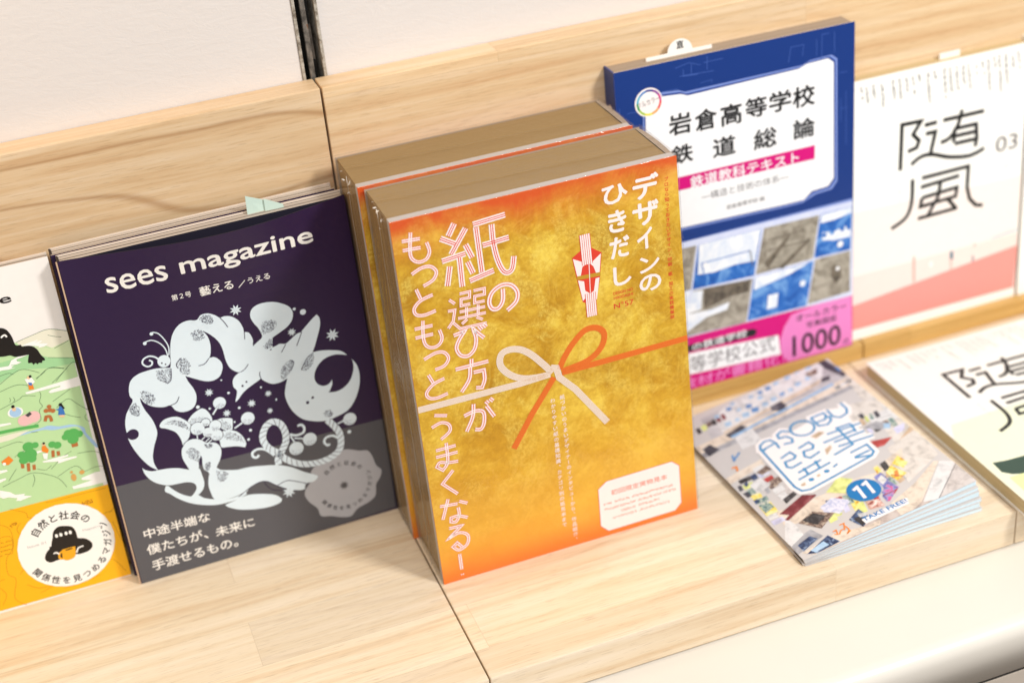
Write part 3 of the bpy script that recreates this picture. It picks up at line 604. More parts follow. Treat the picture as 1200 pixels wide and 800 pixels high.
  ["s","rose_ink",2,2.45,1,[9.9,153.8,12.3,147.2]],
  ["o","pink_white",3,0.75,[0.64,-0.64],1,[9.9,153.8,12.3,147.2]],
  ["s","rose_ink",2,2.45,1,[19.6,148.7,12.2,146.6,7.2,142.0,8.3,138.1,13.1,136.7,20.4,137.9]],
  ["o","pink_white",3,0.75,[0.64,-0.64],1,[19.6,148.7,12.2,146.6,7.2,142.0,8.3,138.1,13.1,136.7,20.4,137.9]],
  ["s","rose_ink",2,2.45,1,[9.9,125.2,17.9,122.8]],
  ["o","pink_white",3,0.75,[0.64,-0.64],1,[9.9,125.2,17.9,122.8]],
  ["s","rose_ink",2,2.45,1,[7.1,117.1,13.5,118.9,18.2,116.2,18.1,111.3,11.9,107.2]],
  ["o","pink_white",3,0.75,[0.64,-0.64],1,[7.1,117.1,13.5,118.9,18.2,116.2,18.1,111.3,11.9,107.2]],
  ["s","rose_ink",2,2.45,1,[7.6,100.3,20.7,100.3]],
  ["o","pink_white",3,0.75,[0.64,-0.64],1,[7.6,100.3,20.7,100.3]],
  ["s","rose_ink",2,2.45,1,[7.0,95.6,21.3,95.3]],
  ["o","pink_white",3,0.75,[0.64,-0.64],1,[7.0,95.6,21.3,95.3]],
  ["s","rose_ink",2,2.45,1,[14.8,103.9,14.1,90.4,10.3,85.2,6.7,88.6,9.1,91.2,14.2,89.6,20.9,88.7]],
  ["o","pink_white",3,0.75,[0.64,-0.64],1,[14.8,103.9,14.1,90.4,10.3,85.2,6.7,88.6,9.1,91.2,14.2,89.6,20.9,88.7]],
  ["s","rose_ink",2,2.45,0,[16.8,83.2,8.7,75.4,17.6,65.2]],
  ["o","pink_white",3,0.75,[0.64,-0.64],0,[16.8,83.2,8.7,75.4,17.6,65.2]],
  ["s","rose_ink",2,2.45,1,[4.9,59.5,16.6,58.0]],
  ["o","pink_white",3,0.75,[0.64,-0.64],1,[4.9,59.5,16.6,58.0]],
  ["s","rose_ink",2,2.45,1,[10.8,63.3,5.5,49.2]],
  ["o","pink_white",3,0.75,[0.64,-0.64],1,[10.8,63.3,5.5,49.2]],
  ["s","rose_ink",2,2.45,1,[17.8,59.5,23.0,56.4]],
  ["o","pink_white",3,0.75,[0.64,-0.64],1,[17.8,59.5,23.0,56.4]],
  ["s","rose_ink",2,2.45,1,[16.6,55.2,16.6,49.8,14.0,45.2,10.6,46.0,11.0,48.9,15.8,48.9,21.9,45.8]],
  ["o","pink_white",3,0.75,[0.64,-0.64],1,[16.6,55.2,16.6,49.8,14.0,45.2,10.6,46.0,11.0,48.9,15.8,48.9,21.9,45.8]],
  ["s","rose_ink",2,2.45,1,[8.7,41.4,17.2,41.0,7.0,33.8,14.9,36.2,20.3,32.5,19.2,26.0,13.2,23.3,9.5,26.9,12.6,29.1,15.8,24.5]],
  ["o","pink_white",3,0.75,[0.64,-0.64],1,[8.7,41.4,17.2,41.0,7.0,33.8,14.9,36.2,20.3,32.5,19.2,26.0,13.2,23.3,9.5,26.9,12.6,29.1,15.8,24.5]],
  ["s","rose_ink",2,2.45,1,[13.1,20.1,13.1,8.0]],
  ["o","pink_white",3,0.75,[0.64,-0.64],1,[13.1,20.1,13.1,8.0]],
  ["s","rose_ink",2,2.45,1,[13.1,4.5,13.1,3.5]],
  ["o","pink_white",3,0.75,[0.64,-0.64],1,[13.1,4.5,13.1,3.5]],
  ["t","pink_white",2,"デ",153.1,234.4,16.7,14.9,0.06,0],
  ["t","pink_white",2,"ザ",151.8,217.0,16.9,14.8,0.06,0],
  ["t","pink_white",2,"イ",153.4,201.2,9.9,13.4,0.06,0],
  ["t","pink_white",2,"ン",153.7,185.0,13.2,10.2,0.06,0],
  ["t","pink_white",2,"の",152.8,171.9,14.4,10.7,0.06,0],
  ["t","pink_white",2,"ひ",132.9,235.8,16.0,11.6,0.06,0],
  ["t","pink_white",2,"き",135.4,216.8,11.4,13.8,0.06,0],
  ["t","pink_white",2,"だ",135.1,199.6,12.6,13.4,0.06,0],
  ["t","pink_white",2,"し",135.9,180.8,11.3,12.3,0.06,0],
  ["t","red_ink",2,"DESIGN NO",134.6,175.0,13.3,2.03,0.01,0],
  ["t","red_ink",2,"HIKIDASHI",134.7,171.8,13.1,2.03,0.01,0],
  ["t","red_ink",2,"N°57",134.3,165.4,13.4,3.8,0.01,0],
  ["v","red_ink",2,"プロなら知っておきたいデザイン・印刷・紙・加工の実践情報誌",175.1,243.3,173.4,149.5,2.9],
  ["v","pink_white",3,"紙づかいのうまいデザイナーのインタビューから、作品紹介、",94.0,113.7,93.5,4.9,3.3],
  ["v","pink_white",3,"わかりやすい紙の基礎知識、カテゴリ別の紙見本まで",87.4,113.1,86.5,18.8,3.3],
  ["part","ribbon_print"],
  ["s","ribbon_white",4,4.3,0,[0.22,131.7,67.6,131.2,87.8,132.2]],
  ["o","ribbon_line",5,0.13,[-1.42,-0.72,0.0,0.72,1.43],0,[0.22,131.7,67.6,131.2,87.8,132.2]],
  ["s","ribbon_white",4,4.3,1,[86.6,132.1,78.3,132.5,68.9,134.6,61.2,139.6,56.1,147.1,57.2,154.3,62.5,156.5,69.9,154.7,76.5,149.5,82.8,141.8,89.3,132.8]],
  ["o","ribbon_line",5,0.13,[-1.42,-0.72,0.0,0.72,1.43],1,[86.6,132.1,78.3,132.5,68.9,134.6,61.2,139.6,56.1,147.1,57.2,154.3,62.5,156.5,69.9,154.7,76.5,149.5,82.8,141.8,89.3,132.8]],
  ["s","ribbon_orange",4,4.1,0,[90.0,129.2,73.3,108.2,58.2,86.4]],
  ["o","ribbon_orange_line",5,0.13,[-1.35,-0.68,0.0,0.68,1.37],0,[90.0,129.2,73.3,108.2,58.2,86.4]],
  ["s","ribbon_orange",4,4.1,1,[94.0,133.8,98.4,141.5,105.2,149.7,113.6,156.2,121.5,155.8,126.1,150.3,123.3,141.5,113.5,134.7,96.3,132.1]],
  ["o","ribbon_orange_line",5,0.13,[-1.35,-0.68,0.0,0.68,1.37],1,[94.0,133.8,98.4,141.5,105.2,149.7,113.6,156.2,121.5,155.8,126.1,150.3,123.3,141.5,113.5,134.7,96.3,132.1]],
  ["s","ribbon_orange",4,4.1,0,[95.6,131.1,121.8,131.1,184.2,131.8]],
  ["o","ribbon_orange_line",5,0.13,[-1.35,-0.68,0.0,0.68,1.37],0,[95.6,131.1,121.8,131.1,184.2,131.8]],
  ["s","ribbon_white",4,4.3,0,[88.5,136.6,92.2,135.3,93.5,128.2,103.4,116.9,123.0,86.7]],
  ["o","ribbon_line",5,0.13,[-1.42,-0.72,0.0,0.72,1.43],0,[88.5,136.6,92.2,135.3,93.5,128.2,103.4,116.9,123.0,86.7]],
  ["part","envelope_emblem"],
  ["p","red_ink",2,0,[119.8,212.8,129.1,205.8,126.4,187.9,122.8,174.2,118.4,173.1,113.9,175.8,111.5,191.8,109.6,206.8]],
  ["p","pink_white",3,0,[110.1,206.1,119.0,200.9,115.7,199.4,114.1,193.5,112.0,192.6]],
  ["p","pink_white",3,0,[128.6,205.4,121.1,200.2,123.0,197.9,124.5,192.5,126.5,192.0]],
  ["p","pink_white",3,0,[112.1,191.1,116.0,189.5,116.2,183.0,118.8,180.8,114.1,176.5]],
  ["p","pink_white",3,0,[126.3,189.7,123.7,189.5,121.9,181.5,119.8,180.7,123.3,174.9]],
  ["s","gold_ink",4,2.6,0,[111.6,192.7,127.2,191.8]],
  ["s","red_ink",4,7.2,0,[119.0,220.4,119.2,200.3]],
  ["o","pink_white",5,1.0,[-2.7,-1.35,0,1.35,2.7],0,[119.0,220.4,119.2,200.3]],
  ["s","red_ink",4,7.2,0,[119.3,180.7,119.2,164.7]],
  ["o","pink_white",5,1.0,[-2.7,-1.35,0,1.35,2.7],0,[119.3,180.7,119.2,164.7]],
  ["s","pink_white",5,0.5,0,[120.2,200.4,119.4,181.0]],
  ["part","sticker"],
  ["p","rose_ink",2,0,[118.3,42.6,166.4,43.4,171.7,38.7,171.6,8.8,166.7,3.9,117.0,3.3,111.6,9.0,112.2,38.1]],
  ["p","sticker_white",3,0,[118.7,42.3,166.1,43.0,171.2,38.3,171.1,9.0,166.3,4.2,117.3,3.8,112.1,9.3,112.6,37.9]],
  ["t","salmon_ink",4,"初回限定実物見本",121.3,30.7,40.8,4.0,0.03,0],
  ["m","salmon_ink",4,115.3,25.3,168.0,25.0,1.5,34],
  ["m","salmon_ink",4,115.7,20.9,167.8,21.2,1.5,34],
  ["m","salmon_ink",4,127.0,16.8,155.3,17.1,1.5,18],
  ["m","salmon_ink",4,120.9,12.8,162.9,12.9,1.5,24],
 ],
 'blue': [
  ["part","title_panel"],
  ["p","panel_line",1,0,[17.9,200.1,19.9,234.0,32.0,236.6,46.2,235.4,50.9,233.3,140.6,233.7,146.6,236.0,163.7,236.6,168.1,232.9,168.5,140.3,163.9,134.9,150.7,134.0,139.8,129.8,125.2,129.7,29.9,131.8]],
  ["p","navy_line",2,0,[18.9,201.0,20.8,232.6,32.9,235.1,47.1,233.9,51.7,231.8,139.2,232.7,145.2,235.0,162.3,235.6,166.7,231.9,167.0,141.8,162.4,136.5,149.2,135.6,140.0,131.0,125.5,130.8,30.2,132.9]],
  ["p","panel_white",3,0,[19.9,201.9,21.6,231.1,33.7,233.6,47.9,232.4,52.6,230.3,137.8,231.7,143.8,234.0,160.9,234.6,165.3,230.9,165.6,143.4,160.9,138.0,147.7,137.1,141.1,131.9,126.5,131.8,31.2,133.8]],
  ["t","black_ink",4,"岩",38.0,203.9,16.3,14.7,0.05,0],
  ["t","black_ink",4,"倉",57.8,202.9,16.0,14.7,0.05,0],
  ["t","black_ink",4,"高",77.2,202.3,15.7,14.8,0.05,0],
  ["t","black_ink",4,"等",96.2,203.8,16.1,14.0,0.05,0],
  ["t","black_ink",4,"学",114.8,204.0,16.6,14.4,0.05,0],
  ["t","black_ink",4,"校",133.2,203.4,16.8,14.9,0.05,0],
  ["t","black_ink",4,"鉄",38.7,182.5,15.9,13.1,0.05,0],
  ["t","black_ink",4,"道",70.5,180.6,16.9,13.8,0.05,0],
  ["t","black_ink",4,"総",102.2,179.2,17.4,14.2,0.05,0],
  ["t","black_ink",4,"論",133.3,180.0,16.6,14.1,0.05,0],
  ["p","magenta",4,0,[33.3,172.2,150.2,172.3,149.9,161.9,32.7,162.3]],
  ["t","panel_white",5,"鉄道教科テキスト",52.0,161.9,85.1,8.8,0.03,0],
  ["t","grey_ink",4,"―構造と技術の体系―",59.9,150.4,68.9,5.8,0,0],
  ["t","grey_ink",4,"岩倉高等学校 編",79.1,139.0,30.1,3.6,0.02,0],
  ["s","circuit_blue",1,0.5,0,[47.7,245.0,73.2,243.7]],
  ["s","circuit_blue",1,0.5,0,[50.5,249.2,50.2,244.4,61.2,243.8]],
  ["s","circuit_blue",1,0.5,0,[56.5,252.0,56.2,244.4]],
  ["s","circuit_blue",1,0.5,0,[44.7,251.2,54.9,253.1,63.2,249.8]],
  ["s","circuit_blue",1,0.5,0,[68.5,255.1,68.1,245.6]],
  ["s","circuit_blue",1,0.5,0,[65.8,250.9,80.3,251.1]],
  ["s","circuit_blue",1,0.5,0,[45.6,236.5,33.8,236.6]],
  ["s","circuit_blue",1,0.5,0,[62.6,237.0,71.2,237.7,71.1,235.2]],
  ["s","circuit_blue",1,0.5,0,[129.9,237.8,132.0,248.4,141.9,248.2,140.8,240.2]],
  ["s","circuit_blue",1,0.5,0,[151.8,237.9,151.9,249.9]],
  ["s","circuit_blue",1,0.5,0,[155.8,235.3,156.2,252.7,161.8,252.5]],
  ["s","circuit_blue",1,0.5,0,[165.9,237.8,165.8,252.6]],
  ["s","circuit_blue",1,0.5,0,[170.0,222.1,176.1,221.8]],
  ["s","circuit_blue",1,0.5,0,[171.1,202.9,171.2,185.6]],
  ["s","circuit_blue",1,0.5,0,[175.2,207.8,175.5,167.0]],
  ["s","circuit_blue",1,0.5,0,[171.2,195.2,176.3,195.1]],
  ["s","circuit_blue",1,0.5,0,[2.49,231.6,1.25,213.5]],
  ["s","circuit_blue",1,0.5,0,[7.8,226.8,17.2,226.6]],
  ["part","colour_badge"],
  ["e","sticker_white",4,23.8,231.6,10.2,10.2],
  ["s","ring_red",5,1.5,0,[30.5,225.9,31.1,226.7,31.5,227.4,31.9,228.2,32.2,229.1,32.4,229.9,32.5,230.8]],
  ["s","ring_magenta",5,1.5,0,[32.5,230.8,32.5,231.7,32.4,232.6,32.3,233.4,32.0,234.3,31.7,235.1,31.2,235.9]],
  ["s","ring_violet",5,1.5,0,[31.2,235.9,30.7,236.6,30.1,237.2,29.5,237.9,28.8,238.4,28.0,238.8,27.2,239.2]],
  ["s","ring_navy",5,1.5,0,[27.2,239.2,26.4,239.5,25.5,239.7,24.6,239.8,23.8,239.8,22.9,239.8,22.0,239.6]],
  ["s","ring_blue",5,1.5,0,[22.0,239.6,21.2,239.3,20.4,239.0,19.6,238.6,18.9,238.0,18.2,237.5,17.6,236.8]],
  ["s","ring_cyan",5,1.5,0,[17.6,236.8,17.1,236.1,16.6,235.3,16.2,234.6,15.9,233.7,15.7,232.8,15.6,232.0]],
  ["s","ring_green",5,1.5,0,[15.6,232.0,15.6,231.1,15.7,230.2,15.9,229.3,16.1,228.5,16.5,227.7,16.9,226.9]],
  ["s","ring_lime",5,1.5,0,[16.9,226.9,17.4,226.2,18.0,225.5,18.6,224.9,19.3,224.4,20.1,223.9,20.9,223.5]],
  ["s","ring_yellow",5,1.5,0,[20.9,223.5,21.7,223.2,22.6,223.1,23.5,222.9,24.4,222.9,25.2,223.0,26.1,223.2]],
  ["s","ring_orange",5,1.5,0,[26.1,223.2,26.9,223.4,27.8,223.8,28.5,224.2,29.3,224.7,29.9,225.3,30.5,225.9]],
  ["t","grey_ink",5,"フルカラー",15.8,228.3,16.7,4.0,0.01,0.18],
  ["part","photo_collage"],
  ["p","panel_line",1,0,[30.5,120.6,30.7,124.6,45.6,122.3,181.2,123.6,181.2,120.7]],
  ["p","lav_paper",1,0,[30.6,121.8,181.2,121.5,181.9,41.0,26.5,45.1]],
  ["p","photo_grey",2,0,[30.3,117.4,54.4,117.0,48.5,83.2,28.5,82.6]],
  ["p","photo_blue",2,0,[56.0,117.0,106.6,117.3,99.5,81.2,49.9,82.8]],
  ["p","photo_grey",2,0,[108.6,117.2,153.6,116.7,148.2,82.7,101.0,81.5]],
  ["p","photo_blue",2,0,[154.9,116.8,180.8,117.1,179.8,82.5,149.2,82.8]],
  ["p","photo_pale",2,0,[28.5,82.6,48.0,82.1,42.0,46.2,26.6,47.2]],
  ["p","photo_grey",2,0,[49.8,81.8,98.4,79.0,92.2,44.4,43.4,45.8]],
  ["p","photo_blue",2,0,[99.7,79.5,148.8,80.8,142.6,44.9,93.3,45.2]],
  ["p","photo_grey",2,0,[150.3,81.5,179.8,81.4,179.7,47.1,143.7,45.7]],
  ["p","photo_pale",3,0,[56.5,116.9,105.9,117.1,100.8,93.0,84.2,94.1,67.7,92.2,54.4,93.5]],
  ["p","photo_pale",3,0,[100.1,79.4,144.9,80.1,127.8,74.5,99.2,69.3]],
  ["p","photo_pale",3,0,[155.3,116.3,180.4,116.8,180.4,112.3,166.3,109.9,154.6,109.7]],
  ["p","photo_pale",3,0,[156.1,102.0,166.4,100.5,174.9,102.6,179.7,100.4,179.7,93.1,166.4,93.2,156.1,95.8]],
  ["p","photo_pale",3,0,[49.8,81.2,58.0,80.1,55.9,64.9,43.9,63.8]],
  ["p","photo_pale",3,0,[43.9,63.8,64.5,62.6,79.2,65.0,76.9,59.2,60.1,57.3,43.6,49.0]],
  ["p","photo_dark",3,0,[164.3,72.6,170.8,72.0,173.0,61.8,167.6,56.8,163.2,64.3]],
  ["p","photo_dark",3,0,[108.0,89.1,128.3,106.8,130.3,106.3,111.1,84.1]],
  ["p","photo_dark",3,0,[119.5,82.0,145.1,100.6,146.1,98.3,123.7,80.9]],
  ["p","photo_dark",3,0,[59.0,80.9,96.3,78.9,95.0,69.3,79.3,69.2,58.3,64.2]],
  ["s","photo_blue",4,0.8,0,[57.8,101.9,96.9,102.3]],
  ["s","photo_blue",4,0.8,0,[57.8,101.9,59.5,93.2]],
  ["s","photo_dark",4,0.8,0,[96.9,102.3,98.6,89.4]],
  ["s","photo_dark",4,0.8,0,[111.5,106.9,140.9,107.9]],
  ["s","photo_dark",4,0.8,0,[110.3,98.9,145.1,98.5]],
  ["e","photo_blue",4,157.8,99.5,1.86,1.86],
  ["e","photo_blue",4,164.2,100.0,1.87,1.87],
  ["e","photo_blue",4,172.8,101.0,1.87,1.87],
  ["e","photo_blue",4,178.2,100.8,1.88,1.88],
  ["e","panel_white",4,171.1,88.9,2.5,2.5],
  ["e","panel_white",4,60.8,100.1,1.78,1.78],
  ["e","photo_pale",4,139.5,64.5,2.49,2.49],
  ["p","photo_pale",4,0,[110.7,62.0,119.2,61.9,117.9,50.4,109.4,50.5]],
  ["e","panel_white",4,169.1,69.3,1.68,1.68],
  ["part","belly_band"],
  ["p","magenta",3,0,[14.2,46.4,46.1,44.7,181.9,43.2,182.1,0.48,45.1,0.01,11.4,-0.86]],
  ["p","band_pink",4,0,[120.9,10.1,120.2,21.4,123.4,31.5,130.0,40.7,153.4,43.8,181.0,42.8,181.6,1.05,126.5,0.92]],
  ["p","panel_white",4,0,[13.3,31.6,46.1,31.0,118.6,26.3,120.5,9.1,46.5,12.9,12.3,14.4]],
  ["p","black_ink",4,0,[13.7,37.9,46.4,37.9,97.4,37.5,101.1,35.0,99.3,31.1,46.1,32.3,13.5,33.7]],
  ["t","panel_white",5,"の鉄道学校",47.6,32.2,44.9,6.4,0.02,0],
  ["t","grey_ink",5,"高等学校公式",31.2,14.1,84.5,13.4,0,0],
  ["t","band_pink",5,"教材が書籍化！",36.7,1.04,87.1,9.2,0.03,0],
  ["t","black_ink",5,"オールカラー",133.8,33.1,42.9,5.7,0.03,0],
  ["t","black_ink",5,"写真図版",142.4,25.4,25.9,5.3,0.02,0],
  ["t","black_ink",5,"1000",130.7,4.2,40.9,17.3,0.03,0],
  ["t","black_ink",5,"点",173.3,3.0,5.8,4.5,0.01,0],
 ],
 'suifu': [
  ["part","landscape_print"],
  ["p","pale_pink",1,0,[-0.53,108.4,150.3,104.1,145.9,54.9,-0.21,55.2]],
  ["p","soft_pink",2,0,[-0.21,55.2,147.2,55.5,147.8,43.8,-0.06,30.4]],
  ["p","coral",3,0,[-0.06,30.6,148.2,44.8,147.0,7.9,0.07,9.2]],
  ["p","sky_line",3,0,[123.5,56.2,146.8,58.0,146.8,59.3,123.4,57.1]],
  ["s","post_pink",4,2.0,0,[53.8,58.6,54.4,36.9]],
  ["s","teal",4,2.8,0,[87.5,54.7,87.8,47.6]],
  ["s","post_pink",4,1.3,0,[87.3,48.2,87.5,38.2]],
  ["s","slate",4,1.6,0,[107.2,46.0,107.4,40.4]],
  ["s","post_pink",4,1.6,0,[108.3,56.0,108.4,53.8]],
  ["s","post_white",4,3,0,[69.3,50.6,69.4,46.2]],
  ["part","title_lettering"],
  ["s","brush_black",4,3.0,0,[40.1,133.1,40.8,168.8,57.0,168.2,50.3,159.1,55.7,153.2,53.7,148.1,46.3,146.7]],
  ["s","brush_black",4,3.0,0,[60.0,164.2,70.5,164.4]],
  ["s","brush_black",4,3.0,0,[61.3,157.2,69.6,157.2,66.6,144.3,65.8,139.4]],
  ["s","brush_black",4,3.0,0,[76.0,164.6,111.2,164.3]],
  ["s","brush_black",4,3.0,1,[92.0,169.3,88.2,156.7,81.4,149.1,74.4,147.4]],
  ["s","brush_black",4,3.0,0,[85.6,155.6,104.9,155.4,106.0,143.5,104.7,137.6]],
  ["s","brush_black",4,3.0,0,[86.2,155.5,85.6,145.1]],
  ["s","brush_black",4,3.0,0,[86.9,149.8,104.8,149.5]],
  ["s","brush_black",4,3.0,0,[86.5,143.8,105.1,143.5]],
  ["s","brush_black",4,3.0,1,[49.4,135.6,57.5,139.9,67.4,139.6,82.0,134.2,97.8,131.2,106.8,132.2,112.8,134.4]],
  ["s","brush_black",4,3.0,1,[50.9,123.4,50.5,104.7,45.5,93.3,33.3,87.2]],
  ["s","brush_black",4,3.0,0,[59.1,122.5,99.6,122.7,99.2,105.6,101.8,95.5,107.8,88.7,114.1,87.2]],
  ["s","brush_black",4,3.0,0,[58.2,115.2,91.7,116.9]],
  ["s","brush_black",4,3.0,0,[59.6,106.3,90.3,107.8,89.2,100.6,58.2,99.3,59.6,106.3]],
  ["s","brush_black",4,3.0,0,[75.4,115.5,73.8,104.4,64.0,88.8]],
  ["s","brush_black",4,3.0,0,[56.3,90.0,91.0,90.6]],
  ["s","brush_black",4,3.0,0,[81.5,101.0,90.6,89.7]],
  ["t","grey_ink",4,"03",123.3,128.0,19.2,12.2,-0.01,0],
  ["m","print_grey",4,6.0,205.1,7.8,195.1,1.8,4],
  ["m","print_grey",4,10.6,204.2,12.4,189.2,1.8,6],
  ["m","print_grey",4,16.0,204.9,17.9,193.9,1.8,5],
  ["m","print_grey",4,23.2,204.4,25.2,185.5,1.8,8],
  ["m","print_grey",4,32.3,205.3,34.3,189.4,1.8,7],
  ["m","print_grey",4,37.6,204.6,39.6,189.2,1.8,7],
  ["m","print_grey",4,43.3,204.3,45.3,192.8,1.8,5],
  ["m","print_grey",4,48.9,204.7,51.0,189.7,1.8,6],
  ["m","print_grey",4,53.6,204.7,55.4,199.5,1.8,3],
  ["m","print_grey",4,61.5,204.4,64.0,181.0,1.8,10],
  ["m","print_grey",4,66.9,204.8,68.8,197.6,1.8,3],
  ["m","print_grey",4,75.1,204.7,77.7,181.0,1.8,10],
  ["m","print_grey",4,79.8,204.6,82.4,184.9,1.8,8],
  ["m","print_grey",4,85.5,204.2,88.1,184.7,1.8,8],
  ["m","print_grey",4,90.7,204.3,93.2,188.5,1.8,7],
  ["m","print_grey",4,95.7,204.2,98.4,184.4,1.8,8],
  ["m","print_grey",4,101.8,204.3,104.2,192.1,1.8,5],
  ["m","print_grey",4,107.8,203.7,110.1,192.8,1.8,4],
  ["m","print_grey",4,112.6,204.1,115.7,179.8,1.8,10],
  ["m","print_grey",4,117.6,204.6,119.9,195.7,1.8,3],
  ["m","print_grey",4,122.0,204.6,125.4,176.7,1.8,12],
  ["m","print_grey",4,127.5,204.9,130.7,181.5,1.8,10],
  ["m","print_grey",4,133.1,204.7,135.6,192.4,1.8,5],
  ["m","print_grey",4,138.6,205.2,141.4,190.2,1.8,6],
  ["m","light_grey_ink",4,39.6,124.0,40.1,103.1,1.4,5],
  ["m","light_grey_ink",4,125.5,122.5,141.5,121.9,1.2,6],
  ["m","light_grey_ink",4,130.5,115.0,135.1,115.0,1.5,2],
 ],
 'flat': [
  ["part","landscape_print"],
  ["p","pale_lime",1,0,[8.4,109.4,183.6,117.9,-12.8,-129.1,-67.0,-128.2,-79.7,-70.2]],
  ["p","deep_green",2,0,[6.6,57.7,17.0,55.9,30.5,55.4,71.1,53.3,53.4,30.1,17.1,38.2,10.6,40.9,5.7,45.8]],
  ["p","lime",2,0,[6.7,38.4,21.6,38.7,57.2,35.1,21.5,-63.4,5.5,-6.0]],
  ["part","title_lettering"],
  ["s","brush_black",4,3.0,0,[40.1,133.1,40.8,168.8,57.0,168.2,50.3,159.1,55.7,153.2,53.7,148.1,46.3,146.7]],
  ["s","brush_black",4,3.0,0,[60.0,164.2,70.5,164.4]],
  ["s","brush_black",4,3.0,0,[61.3,157.2,69.6,157.2,66.6,144.3,65.8,139.4]],
  ["s","brush_black",4,3.0,0,[76.0,164.6,111.2,164.3]],
  ["s","brush_black",4,3.0,1,[92.0,169.3,88.2,156.7,81.4,149.1,74.4,147.4]],
  ["s","brush_black",4,3.0,0,[85.6,155.6,104.9,155.4,106.0,143.5,104.7,137.6]],
  ["s","brush_black",4,3.0,0,[86.2,155.5,85.6,145.1]],
  ["s","brush_black",4,3.0,0,[86.9,149.8,104.8,149.5]],
  ["s","brush_black",4,3.0,0,[86.5,143.8,105.1,143.5]],
  ["s","brush_black",4,3.0,1,[49.4,135.6,57.5,139.9,67.4,139.6,82.0,134.2,97.8,131.2,106.8,132.2,112.8,134.4]],
  ["s","brush_black",4,3.0,1,[50.9,123.4,50.5,104.7,45.5,93.3,33.3,87.2]],
  ["s","brush_black",4,3.0,0,[59.1,122.5,99.6,122.7,99.2,105.6,101.8,95.5,107.8,88.7,114.1,87.2]],
  ["s","brush_black",4,3.0,0,[58.2,115.2,91.7,116.9]],
  ["s","brush_black",4,3.0,0,[59.6,106.3,90.3,107.8,89.2,100.6,58.2,99.3,59.6,106.3]],
  ["s","brush_black",4,3.0,0,[75.4,115.5,73.8,104.4,64.0,88.8]],
  ["s","brush_black",4,3.0,0,[56.3,90.0,91.0,90.6]],
  ["s","brush_black",4,3.0,0,[81.5,101.0,90.6,89.7]],
  ["m","light_grey_ink",4,6.0,205.1,7.8,195.1,1.8,4],
  ["m","light_grey_ink",4,10.6,204.2,12.4,189.2,1.8,6],
  ["m","light_grey_ink",4,16.0,204.9,17.9,193.9,1.8,5],
  ["m","light_grey_ink",4,23.2,204.4,25.2,185.5,1.8,8],
  ["m","light_grey_ink",4,32.3,205.3,34.3,189.4,1.8,7],
  ["m","light_grey_ink",4,37.6,204.6,39.6,189.2,1.8,7],
  ["m","light_grey_ink",4,43.3,204.3,45.3,192.8,1.8,5],
  ["m","light_grey_ink",4,48.9,204.7,51.0,189.7,1.8,6],
  ["m","light_grey_ink",4,53.6,204.7,55.4,199.5,1.8,3],
  ["m","light_grey_ink",4,61.5,204.4,64.0,181.0,1.8,10],
  ["m","light_grey_ink",4,66.9,204.8,68.8,197.6,1.8,3],
  ["m","light_grey_ink",4,75.1,204.7,77.7,181.0,1.8,10],
  ["m","light_grey_ink",4,79.8,204.6,82.4,184.9,1.8,8],
  ["m","light_grey_ink",4,85.5,204.2,88.1,184.7,1.8,8],
  ["m","light_grey_ink",4,90.7,204.3,93.2,188.5,1.8,7],
  ["m","light_grey_ink",4,95.7,204.2,98.4,184.4,1.8,8],
  ["m","light_grey_ink",4,101.8,204.3,104.2,192.1,1.8,5],
  ["m","light_grey_ink",4,107.8,203.7,110.1,192.8,1.8,4],
  ["m","light_grey_ink",4,112.6,204.1,115.7,179.8,1.8,10],
  ["m","light_grey_ink",4,117.6,204.6,119.9,195.7,1.8,3],
  ["m","light_grey_ink",4,122.0,204.6,125.4,176.7,1.8,12],
  ["m","light_grey_ink",4,127.5,204.9,130.7,181.5,1.8,10],
  ["m","light_grey_ink",4,133.1,204.7,135.6,192.4,1.8,5],
  ["m","light_grey_ink",4,138.6,205.2,141.4,190.2,1.8,6],
  ["m","light_grey_ink",4,39.6,124.0,40.1,103.1,1.4,5],
  ["m","light_grey_ink",4,125.5,122.5,141.5,121.9,1.2,6],
  ["m","light_grey_ink",4,130.5,115.0,135.1,115.0,1.5,2],
 ],
 'white': [
  ["part","title_lettering"],
  ["t","ink_black",2,"sees magazine",59.8,210.4,93.4,7.2,0.04,0],
  ["part","landscape_print"],
  ["p","meadow",1,0,[93.2,180.5,130.5,186.4,149.3,185.2,160.9,187.7,169.9,188.8,180.9,184.6,180.3,179.1,177.6,69.3,61.4,62.1]],
  ["p","hill_cream",2,0,[149.3,185.2,160.9,187.7,169.9,188.8,180.6,184.6,180.5,178.6,169.8,175.3,165.1,178.7,151.2,182.1]],
  ["p","hill_lime",2,0,[151.2,182.1,164.9,177.9,168.1,175.8,180.5,178.6,180.4,165.7,165.8,170.1,159.4,174.0]],
  ["p","hill_green",2,0,[125.6,174.3,142.1,174.8,154.2,175.5,165.8,170.1,180.4,165.7,180.7,162.1,164.2,163.2,147.5,166.9,133.3,161.5,122.9,163.5]],
  ["s","ink_line",3,0.28,1,[149.3,185.4,160.9,187.7,169.9,188.8,180.4,184.7]],
  ["s","ink_line",3,0.28,1,[168.5,185.1,172.6,182.9,176.2,181.7]],
  ["s","ink_line",3,0.28,1,[170.3,175.3,175.8,176.9,180.0,178.2]],
  ["s","ink_line",3,0.28,1,[155.0,157.8,164.2,163.2,173.0,160.4]],
  ["s","ink_line",3,0.28,1,[133.1,160.5,147.0,166.8,157.8,161.6]],
  ["s","ink_line",3,0.28,1,[165.9,153.0,177.5,162.5,180.6,162.2]],
  ["s","ink_line",3,0.28,1,[134.4,165.9,140.0,166.4,142.4,164.7]],
  ["s","ink_line",3,0.28,1,[165.4,170.2,179.8,165.9]],
